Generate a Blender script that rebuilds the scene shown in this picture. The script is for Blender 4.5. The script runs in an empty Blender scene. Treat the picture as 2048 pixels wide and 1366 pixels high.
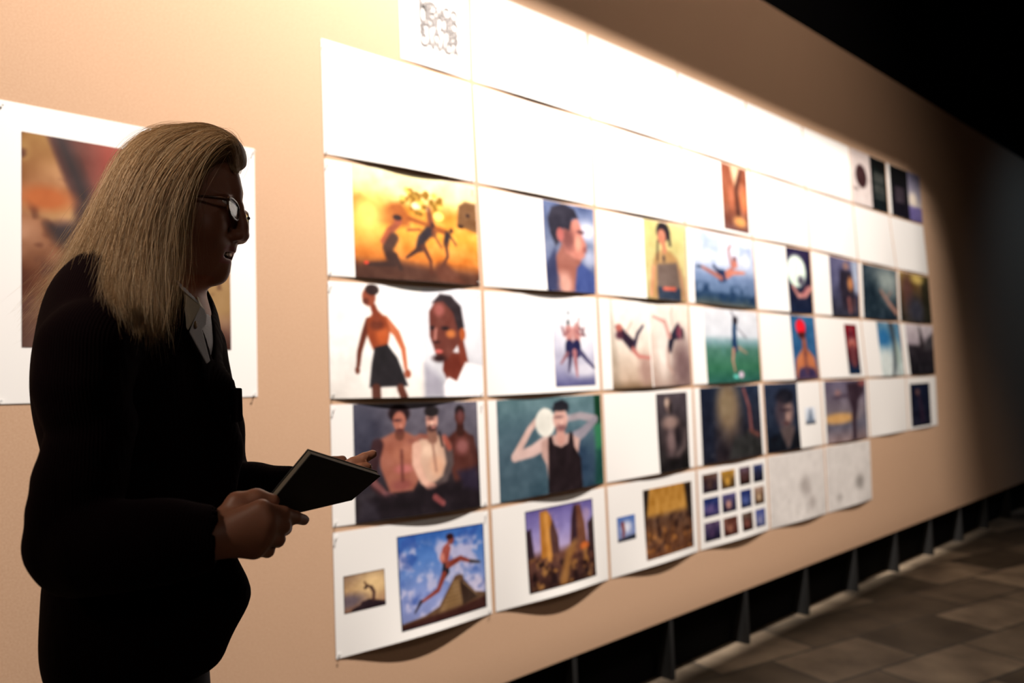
import bpy, bmesh, math, random
import numpy as np
from mathutils import Vector, Matrix
random.seed(7); rng = np.random.default_rng(7)
D = bpy.data; SC = bpy.context.scene; COL = SC.collection

# ------------------------------------------------------------------ camera
W_ = 0.65                                     # width of one pinned spread, metres
FPX = 1497.4; YAW, PITCH, ROLL = 0.732735, 0.064286, -0.0394
CAM = np.array([-1.1290, -2.1312, 1.3362])
_f = np.array([math.sin(YAW)*math.cos(PITCH), math.cos(YAW)*math.cos(PITCH), math.sin(PITCH)])
_r = np.array([math.cos(YAW), -math.sin(YAW), 0.0]); _u = np.cross(_r, _f)
_r2 = _r*math.cos(ROLL)+_u*math.sin(ROLL); _u2 = -_r*math.sin(ROLL)+_u*math.cos(ROLL)
cd = D.cameras.new('camera'); cam = D.objects.new('camera', cd); COL.objects.link(cam)
cd.sensor_width = 36; cd.lens = FPX/2048*36; cd.clip_start = .05; cd.clip_end = 60
M = Matrix(((_r2[0], _u2[0], -_f[0], CAM[0]), (_r2[1], _u2[1], -_f[1], CAM[1]), (_r2[2], _u2[2], -_f[2], CAM[2]), (0, 0, 0, 1)))
cam.matrix_world = M
cd.dof.use_dof = True; cd.dof.focus_distance = 1.13; cd.dof.aperture_fstop = 2.6
SC.camera = cam

# ------------------------------------------------------------------ world, lights, exposure
wd = D.worlds.new('world'); SC.world = wd; wd.use_nodes = True
wd.node_tree.nodes['Background'].inputs[0].default_value = (.35, .55, 1.0, 1)
wd.node_tree.nodes['Background'].inputs[1].default_value = .006
SC.view_settings.view_transform = 'Standard'; SC.view_settings.look = 'None'
SC.view_settings.gamma = 1; SC.view_settings.use_curve_mapping = False
SC.view_settings.exposure = 0.0

def ray(px, py): return _f+_r2*(px-1024)/FPX-_u2*(py-683)/FPX
def wall_pt(px, py):                          # photo point on the board (plane Y = 0) -> X, Z
    d = ray(px, py); t = -CAM[1]/d[1]; q = CAM+t*d; return q[0], q[2]

LAMP = Vector((1.25, -1.2, 5.4))             # framing projector on the ceiling
pl = D.lights.new('gallery_and_spill_light', 'SPOT'); pl.energy = 3350; pl.color = (1.0, .925, .855)
pl.shadow_soft_size = .007; pl.spot_size = math.radians(104); pl.spot_blend = .2
lo = D.objects.new('gallery_and_spill_light', pl); COL.objects.link(lo); lo.location = LAMP
lo.rotation_euler = (Vector((1.6, 0, 1.5))-LAMP).to_track_quat('-Z', 'Y').to_euler()
LO = lo
# dim fill lamp added far to the right to lift the floor, and a cool one beyond the board's end
hl = D.lights.new('fill_light', 'SPOT'); hl.energy = 115; hl.color = (1.0, .80, .60); hl.shadow_soft_size = .15
hl.spot_size = math.radians(75); hl.spot_blend = .8
ho = D.objects.new('fill_light', hl); COL.objects.link(ho); ho.location = (3.6, -3.2, 4.8)
ho.rotation_euler = (Vector((4.2, -1.6, 0))-Vector(ho.location)).to_track_quat('-Z', 'Y').to_euler()
HO = ho
cl = D.lights.new('cool_light', 'SPOT'); cl.energy = 45; cl.color = (.30, .60, 1.0); cl.shadow_soft_size = .2
cl.spot_size = math.radians(70); cl.spot_blend = .9
co = D.objects.new('cool_light', cl); COL.objects.link(co); co.location = (8.4, -3.0, 4.6)
co.rotation_euler = (Vector((8.2, 0, 1.4))-Vector(co.location)).to_track_quat('-Z', 'Y').to_euler()
CO = co
sp = D.lights.new('gallery_and_spill_light', 'SPOT'); sp.energy = 170; sp.color = (1.0, .84, .72); sp.shadow_soft_size = .1; sp.spot_size = math.radians(96); sp.spot_blend = 1  # added lamp, stands in for spill on the wall above the sheets
so = D.objects.new('gallery_and_spill_light', sp); COL.objects.link(so); so.location = (2.4, -2.9, 5.4)
so.rotation_euler = (Vector((2.4, 0, 3.0))-Vector(so.location)).to_track_quat('-Z', 'Y').to_euler()
al = D.lights.new('fill_light', 'POINT'); al.energy = 42; al.color = (1.0, .82, .68); al.shadow_soft_size = .35  # soft fill added behind the camera to lift the dark face
ao = D.objects.new('fill_light', al); COL.objects.link(ao); ao.location = (-1.6, -5.2, 3.4)
fl_ = D.lights.new('fill_light', 'SPOT'); fl_.energy = 540; fl_.color = (1.0, .86, .70); fl_.shadow_soft_size = .25  # narrow fill spot added high behind the visitor to brighten the hair
fl_.spot_size = math.radians(14); fl_.spot_blend = .8
fo_ = D.objects.new('fill_light', fl_); COL.objects.link(fo_); fo_.location = (-3.1, -1.35, 3.5)
fo_.rotation_euler = (Vector((-.90, -1.0, 1.70))-Vector(fo_.location)).to_track_quat('-Z', 'Y').to_euler()

# ------------------------------------------------------------------ helpers
def s2l(c):
    c = np.asarray(c, float)/255.0
    return np.where(c <= .04045, c/12.92, ((c+.055)/1.055)**2.4)
def tag(o, label=None, cat=None, group=None, kind=None):
    if label: o['label'] = label
    if cat: o['category'] = cat
    if group: o['group'] = group
    if kind: o['kind'] = kind
    return o
def mat(name, col, rough=.6, metal=0.0, noise=None, bump=0, bscale=100, sheen=0, spec=.5):
    m = D.materials.new(name); m.use_nodes = True; nt = m.node_tree; b = nt.nodes['Principled BSDF']
    c = s2l(col); b.inputs['Base Color'].default_value = (*c, 1); b.inputs['Roughness'].default_value = rough
    b.inputs['Metallic'].default_value = metal; b.inputs['Specular IOR Level'].default_value = spec
    if noise:
        sc, c2, detail = noise
        tc = nt.nodes.new('ShaderNodeTexCoord'); n = nt.nodes.new('ShaderNodeTexNoise'); n.inputs['Scale'].default_value = sc
        n.inputs['Detail'].default_value = detail
        r = nt.nodes.new('ShaderNodeValToRGB'); r.color_ramp.elements[0].position = .35; r.color_ramp.elements[1].position = .65
        r.color_ramp.elements[0].color = (*c, 1); r.color_ramp.elements[1].color = (*s2l(c2), 1)
        nt.links.new(tc.outputs['Object'], n.inputs['Vector']); nt.links.new(n.outputs['Fac'], r.inputs['Fac']); nt.links.new(r.outputs['Color'], b.inputs['Base Color'])
    if bump:
        tc = nt.nodes.new('ShaderNodeTexCoord'); n = nt.nodes.new('ShaderNodeTexNoise'); n.inputs['Scale'].default_value = bscale
        bp = nt.nodes.new('ShaderNodeBump'); bp.inputs['Strength'].default_value = bump; bp.inputs['Distance'].default_value = .01
        nt.links.new(tc.outputs['Object'], n.inputs['Vector']); nt.links.new(n.outputs['Fac'], bp.inputs['Height']); nt.links.new(bp.outputs['Normal'], b.inputs['Normal'])
    return m
def mesh(name, V, F, m=None, parent=None, smooth=False, cols=None):
    me = D.meshes.new(name); V = np.asarray(V, np.float32)
    if isinstance(F, np.ndarray):
        n = F.shape[1]; me.vertices.add(len(V)); me.vertices.foreach_set('co', V.ravel())
        me.loops.add(F.size); me.loops.foreach_set('vertex_index', F.ravel().astype(np.int32))
        me.polygons.add(len(F)); me.polygons.foreach_set('loop_start', np.arange(0, F.size, n, dtype=np.int32))
        me.polygons.foreach_set('loop_total', np.full(len(F), n, np.int32)); me.update(calc_edges=True); me.validate()
    else:
        me.from_pydata([tuple(map(float, v)) for v in V], [], F); me.update()
    me.polygons.foreach_set('use_smooth', [bool(smooth)]*len(me.polygons))
    if cols is not None:
        a = me.color_attributes.new('print', 'FLOAT_COLOR', 'POINT')
        a.data.foreach_set('color', np.concatenate([cols, np.ones((len(V), 1))], 1).astype(np.float32).ravel())
    o = D.objects.new(name, me); COL.objects.link(o)
    if m: me.materials.append(m)
    if parent: o.parent = parent
    return o
def boxes(name, L, m, parent=None, bevel=0):
    bm = bmesh.new()
    for (c, s) in L:
        r = bmesh.ops.create_cube(bm, size=1.0)
        for v in r['verts']: v.co = Vector((v.co.x*s[0]+c[0], v.co.y*s[1]+c[1], v.co.z*s[2]+c[2]))
    if bevel: bmesh.ops.bevel(bm, geom=bm.edges[:], offset=bevel, segments=2, affect='EDGES')
    me = D.meshes.new(name); bm.to_mesh(me); bm.free(); me.materials.append(m)
    o = D.objects.new(name, me); COL.objects.link(o)
    if parent: o.parent = parent
    return o
def printed(name, rough=.55):
    m = D.materials.new(name); m.use_nodes = True; nt = m.node_tree; b = nt.nodes['Principled BSDF']
    a = nt.nodes.new('ShaderNodeVertexColor'); a.layer_name = 'print'
    nt.links.new(a.outputs['Color'], b.inputs['Base Color']); b.inputs['Roughness'].default_value = rough
    b.inputs['Specular IOR Level'].default_value = .25
    return m

# ------------------------------------------------------------------ the place
m_kraft = mat('kraft_board', (202, 166, 137), .9, noise=(260, (191, 153, 123), 6), bump=.15, bscale=900, spec=.1)
m_black = mat('black_paint', (9, 9, 10), .9, spec=.1)
m_fin = mat('dark_grey_wood', (27, 26, 25), .7)
m_edge = mat('board_edge', (60, 48, 38), .9)
ZB, ZT = .273, 3.555
def struct(o): o['kind'] = 'structure'; return o
struct(boxes('wall_back', [((4, .0885+.06, 3.2), (22, .12, 6.4))], m_black))
struct(boxes('wall_right', [((15.06, -4, 3.2), (.12, 9, 6.4))], m_black))
struct(boxes('wall_left', [((-6.06, -4, 3.2), (.12, 9, 6.4))], m_black))
struct(boxes('wall_front', [((4, -8.06, 3.2), (22, .12, 6.4))], m_black))
struct(boxes('ceiling', [((4.5, -4, 6.46), (22, 9, .12))], m_black))
# floor: worn stone slabs in running bond
fm = D.materials.new('stone_floor'); fm.use_nodes = True; nt = fm.node_tree; b = nt.nodes['Principled BSDF']
tc = nt.nodes.new('ShaderNodeTexCoord'); mp = nt.nodes.new('ShaderNodeMapping'); mp.inputs['Rotation'].default_value = (0, 0, math.radians(14))
bk = nt.nodes.new('ShaderNodeTexBrick'); bk.inputs['Scale'].default_value = 1.0; bk.inputs['Brick Width'].default_value = .62; bk.inputs['Row Height'].default_value = .34
bk.inputs['Mortar Size'].default_value = .008; bk.inputs['Color1'].default_value = (.10, .076, .052, 1); bk.inputs['Color2'].default_value = (.52, .40, .28, 1)
bk.inputs['Mortar'].default_value = (.07, .06, .05, 1); bk.inputs['Bias'].default_value = -.25
n1 = nt.nodes.new('ShaderNodeTexNoise'); n1.inputs['Scale'].default_value = 4; n1.inputs['Detail'].default_value = 9
mx = nt.nodes.new('ShaderNodeMix'); mx.data_type = 'RGBA'; mx.blend_type = 'MULTIPLY'; mx.inputs[0].default_value = .75
cr = nt.nodes.new('ShaderNodeValToRGB'); cr.color_ramp.elements[0].position = .35; cr.color_ramp.elements[1].position = .7; cr.color_ramp.elements[0].color = (.25, .23, .22, 1)
L = nt.links.new
L(tc.outputs['Object'], mp.inputs[0]); L(mp.outputs[0], bk.inputs['Vector']); L(mp.outputs[0], n1.inputs['Vector']); L(n1.outputs['Fac'], cr.inputs[0])
L(bk.outputs['Color'], mx.inputs[6]); L(cr.outputs[0], mx.inputs[7]); L(mx.outputs[2], b.inputs['Base Color']); b.inputs['Roughness'].default_value = .55
b.inputs['Specular IOR Level'].default_value = .3
struct(boxes('floor', [((4.5, -4, -.05), (22, 9, .1))], fm))
# the long board: kraft skin over a dark core, standing off the black wall on fins
board = boxes('display_board', [((4.4, .0125, (ZB+ZT)/2), (20, .025, ZT-ZB))], m_kraft)
tag(board, 'long kraft cardboard display board with all the prints pinned on it', 'display board')
v = Vector
def fin(X, front=.002):
    t = .026; pts = [(front, 0), (.0875, 0), (.0875, .02), (front+.014, .2725), (front, .2725)]
    n = len(pts); V = [(X-t/2, y, z) for y, z in pts]+[(X+t/2, y, z) for y, z in pts]
    F = [tuple(range(n)), tuple(range(2*n-1, n-1, -1))]+[(i, i+n, (i+1) % n+n, (i+1) % n) for i in range(n)]
    return mesh('board_bracket', [(x-X, y, z) for x, y, z in V], F, m_fin)
fx0, dfx = 1.058, .6357
for i in range(-9, 20):
    o = fin(fx0+dfx*i) if i == -9 else base.copy()
    if i == -9: base = o
    else: COL.objects.link(o)
    o.location.x = fx0+dfx*i
    tag(o, 'dark grey triangular bracket under the lower edge of the kraft board', 'bracket', 'triangular brackets under the board')
# framing projector: housing and barn doors that shape the pool of light
m_lamp = mat('lamp_black', (14, 14, 15), .6)
def lamp_body(name, loc, label):
    e = D.objects.new(name, None); COL.objects.link(e); e.location = loc; tag(e, label, 'lamp', kind=None)
    return e
le = lamp_body('track_light', LAMP, 'black track light with barn doors on the dark ceiling')
boxes('housing', [((0, 0, .09), (.14, .14, .12))], m_lamp, le)
boxes('mount', [((0, 0, .574), (.03, .03, .85))], m_lamp, le)
def flag(P1, P2, P3, name, wid=.8, k=.9):                   # a door lying in the plane through the lamp and the line P1-P2, thrown away from P3
    a, b2 = Vector(P1)-LAMP, Vector(P2)-LAMP
    pa, pb = a.normalized()*k*1.0, b2.normalized()*k*1.0
    n = a.cross(b2).normalized(); c3 = Vector(P3)-LAMP
    if n.dot(c3) > 0: n = -n
    # width outward, perpendicular to beam edge
    out = n*wid
    V = [pa, pb, pb+out, pa+out]; th = (a+b2).normalized()*.003
    V = V+[x+th for x in V]
    F = [(0, 1, 2, 3), (7, 6, 5, 4), (0, 4, 5, 1), (1, 5, 6, 2), (2, 6, 7, 3), (3, 7, 4, 0)]
    return mesh(name, V, F, m_lamp, le)
ZL = 2.865
flag((-6, 0, ZL+.02), (7.6, 0, ZL-.03), (1, 0, 1), 'barn_door')            # top edge of the light
flag((4.98, 0, 5.2), (6.0, 0, -3.0), (1, 0, 1), 'barn_door', 1.3, .27)         # right end
flag((-6, 0, .10), (12, 0, .10), (1, 0, 1), 'barn_door')                  # keeps it off the floor and off the visitors
# ------------------------------------------------------------------ printed pictures, painted as vertex colours
class Cv:
    def __init__(s, w, h, asp):
        s.A = asp; s.x, s.y = np.meshgrid(np.linspace(0, 1, w), np.linspace(0, 1, h)); s.c = np.ones((h, w, 3))*200
    def _b(s, a, col): s.c = s.c*(1-a[..., None])+np.array(col, float)*a[..., None]
    def bg(s, st):
        ys = [p[0] for p in st]; s.c = np.stack([np.interp(s.y, ys, [p[1][k] for p in st]) for k in range(3)], -1); return s
    def e(s, cx, cy, rx, ry, col, so=.25, ang=0, al=1):
        X = (s.x-cx)*s.A; Y = s.y-cy; c, n = math.cos(ang), math.sin(ang)
        q = np.hypot((X*c+Y*n)/(rx*s.A), (-X*n+Y*c)/ry); s._b(np.clip((1+so/2-q)/so, 0, 1)**1.3*al, col); return s
    def l(s, P, r, col, so=.012, al=1):
        if not isinstance(r, (tuple, list)): r = (r, r)
        best = np.full(s.x.shape, 9.); n = len(P)-1
        for i in range(n):
            ax, ay = P[i][0]*s.A, P[i][1]; bx, by = P[i+1][0]*s.A-ax, P[i+1][1]-ay
            t = np.clip(((s.x*s.A-ax)*bx+(s.y-ay)*by)/(bx*bx+by*by+1e-9), 0, 1)
            rr = r[0]+(r[1]-r[0])*(i+t)/n
            best = np.minimum(best, np.hypot(s.x*s.A-ax-bx*t, s.y-ay-by*t)-rr)
        s._b(np.clip(.5-best/so, 0, 1)*al, col); return s
    def p(s, P, col, so=.012, al=1):
        ins = np.zeros(s.x.shape, bool); dist = np.full(s.x.shape, 9.); n = len(P)
        for i in range(n):
            (x0, y0), (x1, y1) = P[i], P[(i+1) % n]
            if y0 != y1: ins ^= ((y0 > s.y) != (y1 > s.y)) & (s.x < (x1-x0)*(s.y-y0)/(y1-y0)+x0)
            ax, ay, bx, by = x0*s.A, y0, (x1-x0)*s.A, y1-y0
            t = np.clip(((s.x*s.A-ax)*bx+(s.y-ay)*by)/(bx*bx+by*by+1e-9), 0, 1)
            dist = np.minimum(dist, np.hypot(s.x*s.A-ax-bx*t, s.y-ay-by*t))
        sd = np.where(ins, -dist, dist); s._b(np.clip(.5-sd/so, 0, 1)*al, col); return s
    def n(s, sc, amt, seed=1, sy=1):
        r = np.random.default_rng(seed); o = np.zeros(s.x.shape); a = 1
        for k in range(3):
            g = r.random((int(sc*sy)+3, int(sc*s.A)+3)); X = s.x*(g.shape[1]-2); Y = s.y*(g.shape[0]-2)
            i, j = X.astype(int), Y.astype(int); fx, fy = X-i, Y-j; fx = fx*fx*(3-2*fx); fy = fy*fy*(3-2*fy)
            o += a*((g[j, i]*(1-fx)+g[j, i+1]*fx)*(1-fy)+(g[j+1, i]*(1-fx)+g[j+1, i+1]*fx)*fy-.5); a *= .55; sc *= 2.1
        s.c = s.c+(o*amt)[..., None]; return s
    def nb(s, sc, col, thr=.1, amt=1, seed=2, sy=1, y0=0, y1=1):      # cloud patches of one colour
        r = Cv.__new__(Cv); r.A = s.A; r.x, r.y = s.x, s.y; r.c = np.zeros(s.x.shape+(3,)); r.n(sc, 1, seed, sy)
        a = np.clip((r.c[..., 0]-thr)*4, 0, 1)*amt*np.clip((s.y-y0)*12+.5, 0, 1)*np.clip((y1-s.y)*12+.5, 0, 1); s._b(a, col); return s

SK = (176, 104, 74)
def p_foot(c):
    c.bg([(0, (176, 138, 92)), (.3, (156, 108, 76)), (.7, (126, 88, 68)), (1, (98, 74, 66))]).n(5, 50, 3)
    c.nb(4, (180, 146, 98), .15, .6, 5, y1=.6).nb(9, (96, 58, 44), .25, .8, 6)
    c.p([(.10, -.02), (.44, -.02), (.47, .25), (.45, .52), (.30, .58), (.24, .45), (.22, .3)], (110, 70, 62), .03)
    c.l([(.40, 0), (.41, .2), (.40, .4)], (.09, .07), (158, 86, 74), .12).l([(.16, .0), (.26, .25), (.28, .45)], (.03, .04), (58, 50, 52), .06, .85)
    c.p([(.10, .42), (.28, .39), (.45, .5), (.42, .68), (.3, .62), (.14, .5)], (70, 58, 58), .05)
    c.e(.26, .60, .09, .16, (120, 78, 66), .5, .3).e(.2, .68, .05, .07, (178, 120, 72), .5).e(.20, .73, .05, .04, (60, 44, 38), .5)
    c.e(.10, .3, .12, .06, (176, 104, 60), .9).e(.92, .72, .2, .14, (160, 130, 92), .9).nb(16, (90, 60, 50), .3, .7, 9, y0=.6)
def p_run(c):
    c.bg([(0, (255, 236, 190)), (.2, (255, 226, 160)), (.34, (214, 150, 66)), (.55, (240, 172, 78)), (.8, (200, 124, 58)), (.9, (110, 70, 50)), (1, (84, 56, 44))]).n(8, 24, 3)
    c.p([(0, .28), (.05, .25), (.12, .3), (.2, .36), (.28, .3), (.36, .28), (.42, .4), (.42, .5), (.2, .5), (0, .42)], (168, 98, 46), .05)
    for i in range(46):
        a = rng.random()*6.28; q = rng.random()**.5; c.e(.53+.17*q*math.cos(a), .24+.13*q*math.sin(a), .022, .026, (150, 112, 40) if i % 3 else (232, 190, 96), .6)
    c.e(.47, .29, .03, .035, (255, 244, 200), .6).e(.66, .36, .045, .045, (255, 228, 130), .4).e(.5, .3, .012, .02, (255, 240, 190), .6).e(.57, .31, .012, .02, (255, 240, 190), .6)
    c.l([(.58, .3), (.6, .52)], (.02, .05), (120, 70, 52), .04).l([(.42, .42), (.72, .50)], .02, (150, 84, 44), .04)
    c.p([(.84, .22), (.9, .17), (1, .18), (1, .48), (.82, .42)], (122, 90, 62), .03).e(.92, .31, .018, .02, (60, 42, 38)).e(.85, .43, .03, .02, (70, 48, 38)).n(20, 10, 4)
    c.e(.1, .42, .13, .2, (255, 206, 110), 1.2).l([(0, .97), (.3, .9), (.55, .95), (1, 1)], .07, (88, 58, 46), .08)
    c.l([(.68, .9), (.85, 1)], (.1, .02), (104, 66, 52), .06)
    d = (70, 48, 42)
    c.l([(.32, .49), (.27, .55), (.24, .66)], (.03, .045), (150, 84, 60), .03).l([(.25, .55), (.20, .66), (.26, .74)], .018, (170, 96, 66), .02).l([(.29, .62), (.24, .72), (.26, .80)], (.05, .055), (78, 54, 46), .03)
    c.l([(.25, .78), (.28, .86), (.1, .88)], (.035, .018), d, .02).l([(.29, .78), (.33, .9)], (.03, .02), d, .02).e(.08, .865, .018, .014, (222, 80, 60))
    c.e(.33, .45, .032, .045, (160, 88, 64)).e(.325, .425, .036, .028, (64, 44, 42))
    d = (60, 50, 56)
    c.l([(.57, .52), (.51, .60), (.49, .68)], (.05, .045), d, .03).l([(.6, .52), (.67, .66)], .012, (120, 74, 50)).l([(.5, .51), (.40, .53)], .012, (150, 90, 52)).e(.605, .455, .02, .03, (80, 50, 44))
    c.l([(.5, .68), (.38, .79)], (.028, .012), (74, 50, 44)).l([(.52, .67), (.57, .8), (.57, .93)], (.026, .012), (96, 58, 44))
    c.l([(.73, .53), (.71, .62)], (.035, .03), d, .03).e(.765, .485, .018, .026, (90, 56, 44)).l([(.75, .53), (.8, .62)], .011, (90, 58, 48)).l([(.71, .62), (.72, .74), (.66, .86)], (.022, .012), (96, 60, 48)).l([(.62, .5), (.7, .52)], .01, (150, 90, 52))
def p_two(c):
    c.bg([(0, (250, 246, 242)), (.6, (240, 236, 232)), (1, (226, 220, 214))])
    m = np.clip((c.x-.565)*60, 0, 1); g = np.interp(c.y, [0, .5, 1], [236, 222, 178]); c.c = c.c*(1-m[..., None])+np.stack([g, g, g+6], -1)*m[..., None]
    b = (150, 78, 48)
    c.l([(.23, .33), (.20, .45), (.17, .60), (.16, .72)], (.035, .018), (106, 58, 44)).e(.155, .76, .014, .035, (110, 64, 50))
    c.l([(.33, .32), (.40, .43), (.44, .57), (.45, .74)], (.045, .018), (190, 112, 78)).e(.46, .79, .022, .04, (160, 92, 70))
    c.p([(.22, .32), (.28, .22), (.34, .3), (.36, .4), (.34, .55), (.25, .58), (.22, .46)], b, .02).e(.31, .44, .04, .09, (186, 98, 56), .9).e(.28, .36, .05, .05, (116, 62, 44), .8)
    c.l([(.26, .2), (.28, .3)], (.03, .035), (136, 72, 50)).e(.235, .115, .042, .085, (150, 86, 64)).e(.255, .05, .044, .05, (60, 44, 42)).e(.215, .155, .02, .03, (110, 62, 48))
    c.p([(.26, .56), (.34, .53), (.40, .65), (.46, .9), (.22, .91), (.24, .7)], (46, 42, 46), .015).l([(.26, .92), (.26, 1)], .045, (92, 56, 46)).l([(.41, .92), (.43, 1)], .04, (100, 60, 48))
    c.p([(.72, .58), (.84, .6), (.86, .86), (.75, .90), (.70, .76)], (112, 56, 44), .02).l([(.84, .5), (.86, .68)], (.04, .05), (130, 70, 56))
    c.p([(.62, .22), (.68, .09), (.76, .07), (.83, .14), (.86, .3), (.84, .48), (.74, .66), (.66, .62), (.62, .45)], (112, 66, 58), .02)
    c.p([(.64, .14), (.7, .05), (.78, .06), (.85, .16), (.87, .36), (.82, .38), (.79, .22), (.72, .12)], (58, 48, 52), .02).e(.855, .42, .022, .06, (178, 98, 58)).e(.69, .2, .04, .06, (160, 98, 92), .9).e(.77, .42, .035, .04, (196, 122, 74), .9)
    c.e(.73, .37, .03, .02, (46, 34, 38), .8).e(.64, .37, .018, .02, (46, 34, 38), .8).l([(.665, .38), (.655, .48)], .014, (182, 126, 116), .02).e(.665, .5, .028, .016, (70, 42, 40), .8).e(.68, .585, .028, .018, (206, 112, 106), .4).e(.68, .65, .05, .035, (64, 42, 42), .9)
    c.p([(.70, .9), (.74, .82), (.8, .86), (.87, .68), (1, .72), (1.02, 1.02), (.7, 1.02)], (244, 240, 242), .02).p([(.565, 1), (.57, .7), (.66, .78), (.7, .86), (.7, 1)], (150, 146, 160), .08, .7)
def p_three(c):
    c.bg([(0, (120, 116, 128)), (.5, (86, 80, 90)), (.75, (50, 42, 46)), (1, (40, 34, 36))]).n(4, 26, 3)
    c.e(.05, .3, .2, .4, (64, 66, 82), 1.2, 0, .7)
    for (x, w, s, sk, hr, hy) in [(.84, .12, .02, (92, 56, 50), (46, 34, 36), .13), (.34, .17, .0, (164, 108, 92), (46, 32, 34), .16)]:
        c.p([(x-w, .32+s), (x-.04, .25+s), (x+.04, .25+s), (x+w*.95, .33+s), (x+w*1.1, .6), (x+w*.5, .78), (x-w*.5, .78), (x-w*.9, .55)], sk, .03)
        c.l([(x, .18), (x, .28)], (.035, .05), tuple(int(q*.75) for q in sk), .02).e(x, hy, .045, .088, sk, .3)
    c.e(.34, .09, .085, .085, (48, 32, 36), .35).e(.34, .155, .052, .085, (176, 116, 100), .3).e(.325, .15, .035, .012, (84, 56, 58), .9).e(.35, .2, .012, .02, (206, 146, 130), .9).e(.34, .235, .03, .012, (96, 58, 60), .8).e(.34, .26, .035, .02, (112, 72, 66), .8)
    c.e(.84, .08, .042, .05, (40, 32, 36), .5).e(.845, .13, .03, .06, (120, 80, 80), .9)
    c.e(.37, .45, .11, .08, (176, 118, 98), .9).e(.36, .58, .07, .04, (190, 120, 116), .9).e(.34, .72, .08, .05, (150, 92, 86), .9).l([(.35, .42), (.35, .68)], .012, (110, 66, 62), .03)
    c.l([(.17, .36), (.13, .55), (.14, .7), (.22, .8)], (.06, .03), (72, 50, 54), .03).l([(.14, .68), (.22, .78)], (.03, .02), (130, 88, 88), .02)
    for q in range(3): c.l([(.2+.02*q, .77), (.25+.03*q, .86-.02*q)], .008, (128, 88, 92))
    c.l([(.93, .36), (.97, .55), (.96, .75)], (.045, .025), (84, 52, 48), .02).e(.85, .42, .06, .08, (140, 92, 90), .9)
    c.p([(.44, .38), (.54, .3), (.66, .3), (.74, .38), (.73, .55), (.68, .72), (.54, .74), (.49, .55)], (206, 172, 152), .03).l([(.59, .2), (.6, .32)], (.045, .06), (150, 112, 98), .02)
    c.e(.6, .16, .05, .1, (208, 160, 146), .3).e(.6, .08, .062, .055, (52, 46, 48), .35).e(.6, .235, .042, .035, (84, 60, 58), .7).e(.59, .15, .035, .01, (96, 66, 66), .9).e(.61, .225, .018, .01, (206, 140, 132), .6).e(.6, .19, .012, .02, (230, 188, 170), .9)
    c.e(.57, .44, .07, .06, (226, 194, 172), .9).e(.63, .58, .06, .09, (216, 172, 146), .9).l([(.6, .38), (.62, .62)], .01, (150, 112, 98), .03)
    c.l([(.47, .4), (.46, .54), (.51, .7), (.56, .76)], (.05, .028), (218, 176, 158), .02).l([(.73, .42), (.74, .56), (.69, .7), (.6, .76)], (.05, .028), (96, 84, 84), .03).e(.57, .76, .045, .035, (206, 158, 142), .4)
    c.l([(.42, .34), (.5, .3), (.55, .31)], .022, (150, 98, 86), .02).l([(.7, .33), (.74, .42)], (.03, .03), (164, 96, 84), .03).l([(.66, .28), (.68, .4)], .012, (48, 40, 44), .02)
    c.p([(.02, 1.02), (.08, .8), (.22, .8), (.5, .78), (.75, .74), (.98, .7), (1.02, 1.02)], (44, 36, 42), .05, .95).l([(.6, .86), (.66, .92)], (.03, .028), (140, 84, 84), .02).p([(.8, .65), (.98, .62), (1, .85), (.85, .8)], (54, 46, 62), .06)
    c.p([(.0, 1), (.05, .8), (.16, .86), (.17, 1)], (66, 60, 68), .08)
def p_jump(c):
    c.bg([(0, (66, 108, 178)), (.3, (96, 134, 196)), (.7, (140, 152, 200)), (1, (130, 138, 180))]).nb(3, (190, 186, 214), .02, .9, 12, y0=.12).nb(7, (206, 200, 222), .12, .7, 14, y0=.1).nb(5, (60, 88, 160), .2, .6, 19)
    c.p([(0, 1), (0, .93), (.25, .9), (.42, .84), (.6, .58), (.63, .54), (.66, .55), (.66, .53), (.72, .56), (.73, .62), (.86, .78), (1, .82), (1, 1)], (104, 80, 62), .015)
    c.p([(.60, .60), (.67, .60), (.70, .88), (.42, .9)], (144, 116, 84), .03).p([(.68, .62), (.73, .62), (.9, .84), (.70, .9)], (70, 54, 46), .02).l([(.72, .64), (.88, .82)], .008, (150, 124, 98))
    for i in range(6): c.l([(.58-i*.025, .64+i*.045), (.69, .63+i*.045)], .003, (90, 72, 56), .01, .7)
    c.p([(0, 1), (0, .95), (.3, .92), (.6, .92), (1, .86), (1, 1)], (74, 46, 42), .03)
    r = (138, 72, 62)
    c.p([(.46, .32), (.50, .2), (.56, .15), (.59, .22), (.56, .34), (.55, .40), (.48, .38)], (160, 88, 78), .015).e(.595, .13, .04, .055, (136, 78, 72)).e(.585, .09, .045, .035, (60, 34, 40)).e(.49, .31, .025, .05, (206, 140, 126), .8)
    c.p([(.49, .38), (.56, .38), (.56, .50), (.51, .55), (.47, .50)], (40, 44, 54), .015)
    c.l([(.55, .41), (.7, .36), (.82, .42)], (.04, .018), r).l([(.82, .42), (.93, .45)], (.022, .014), (70, 64, 66)).l([(.50, .50), (.42, .66), (.24, .74)], (.036, .016), r).l([(.22, .74), (.15, .84)], (.02, .008), (56, 46, 52))
    for a in ([(0, 0), (0, 1)], [(0, 0), (1, 0)], [(1, 0), (1, 1)], [(0, 1), (1, 1)]): c.l(a, .008, (20, 44, 66), .008)
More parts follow.
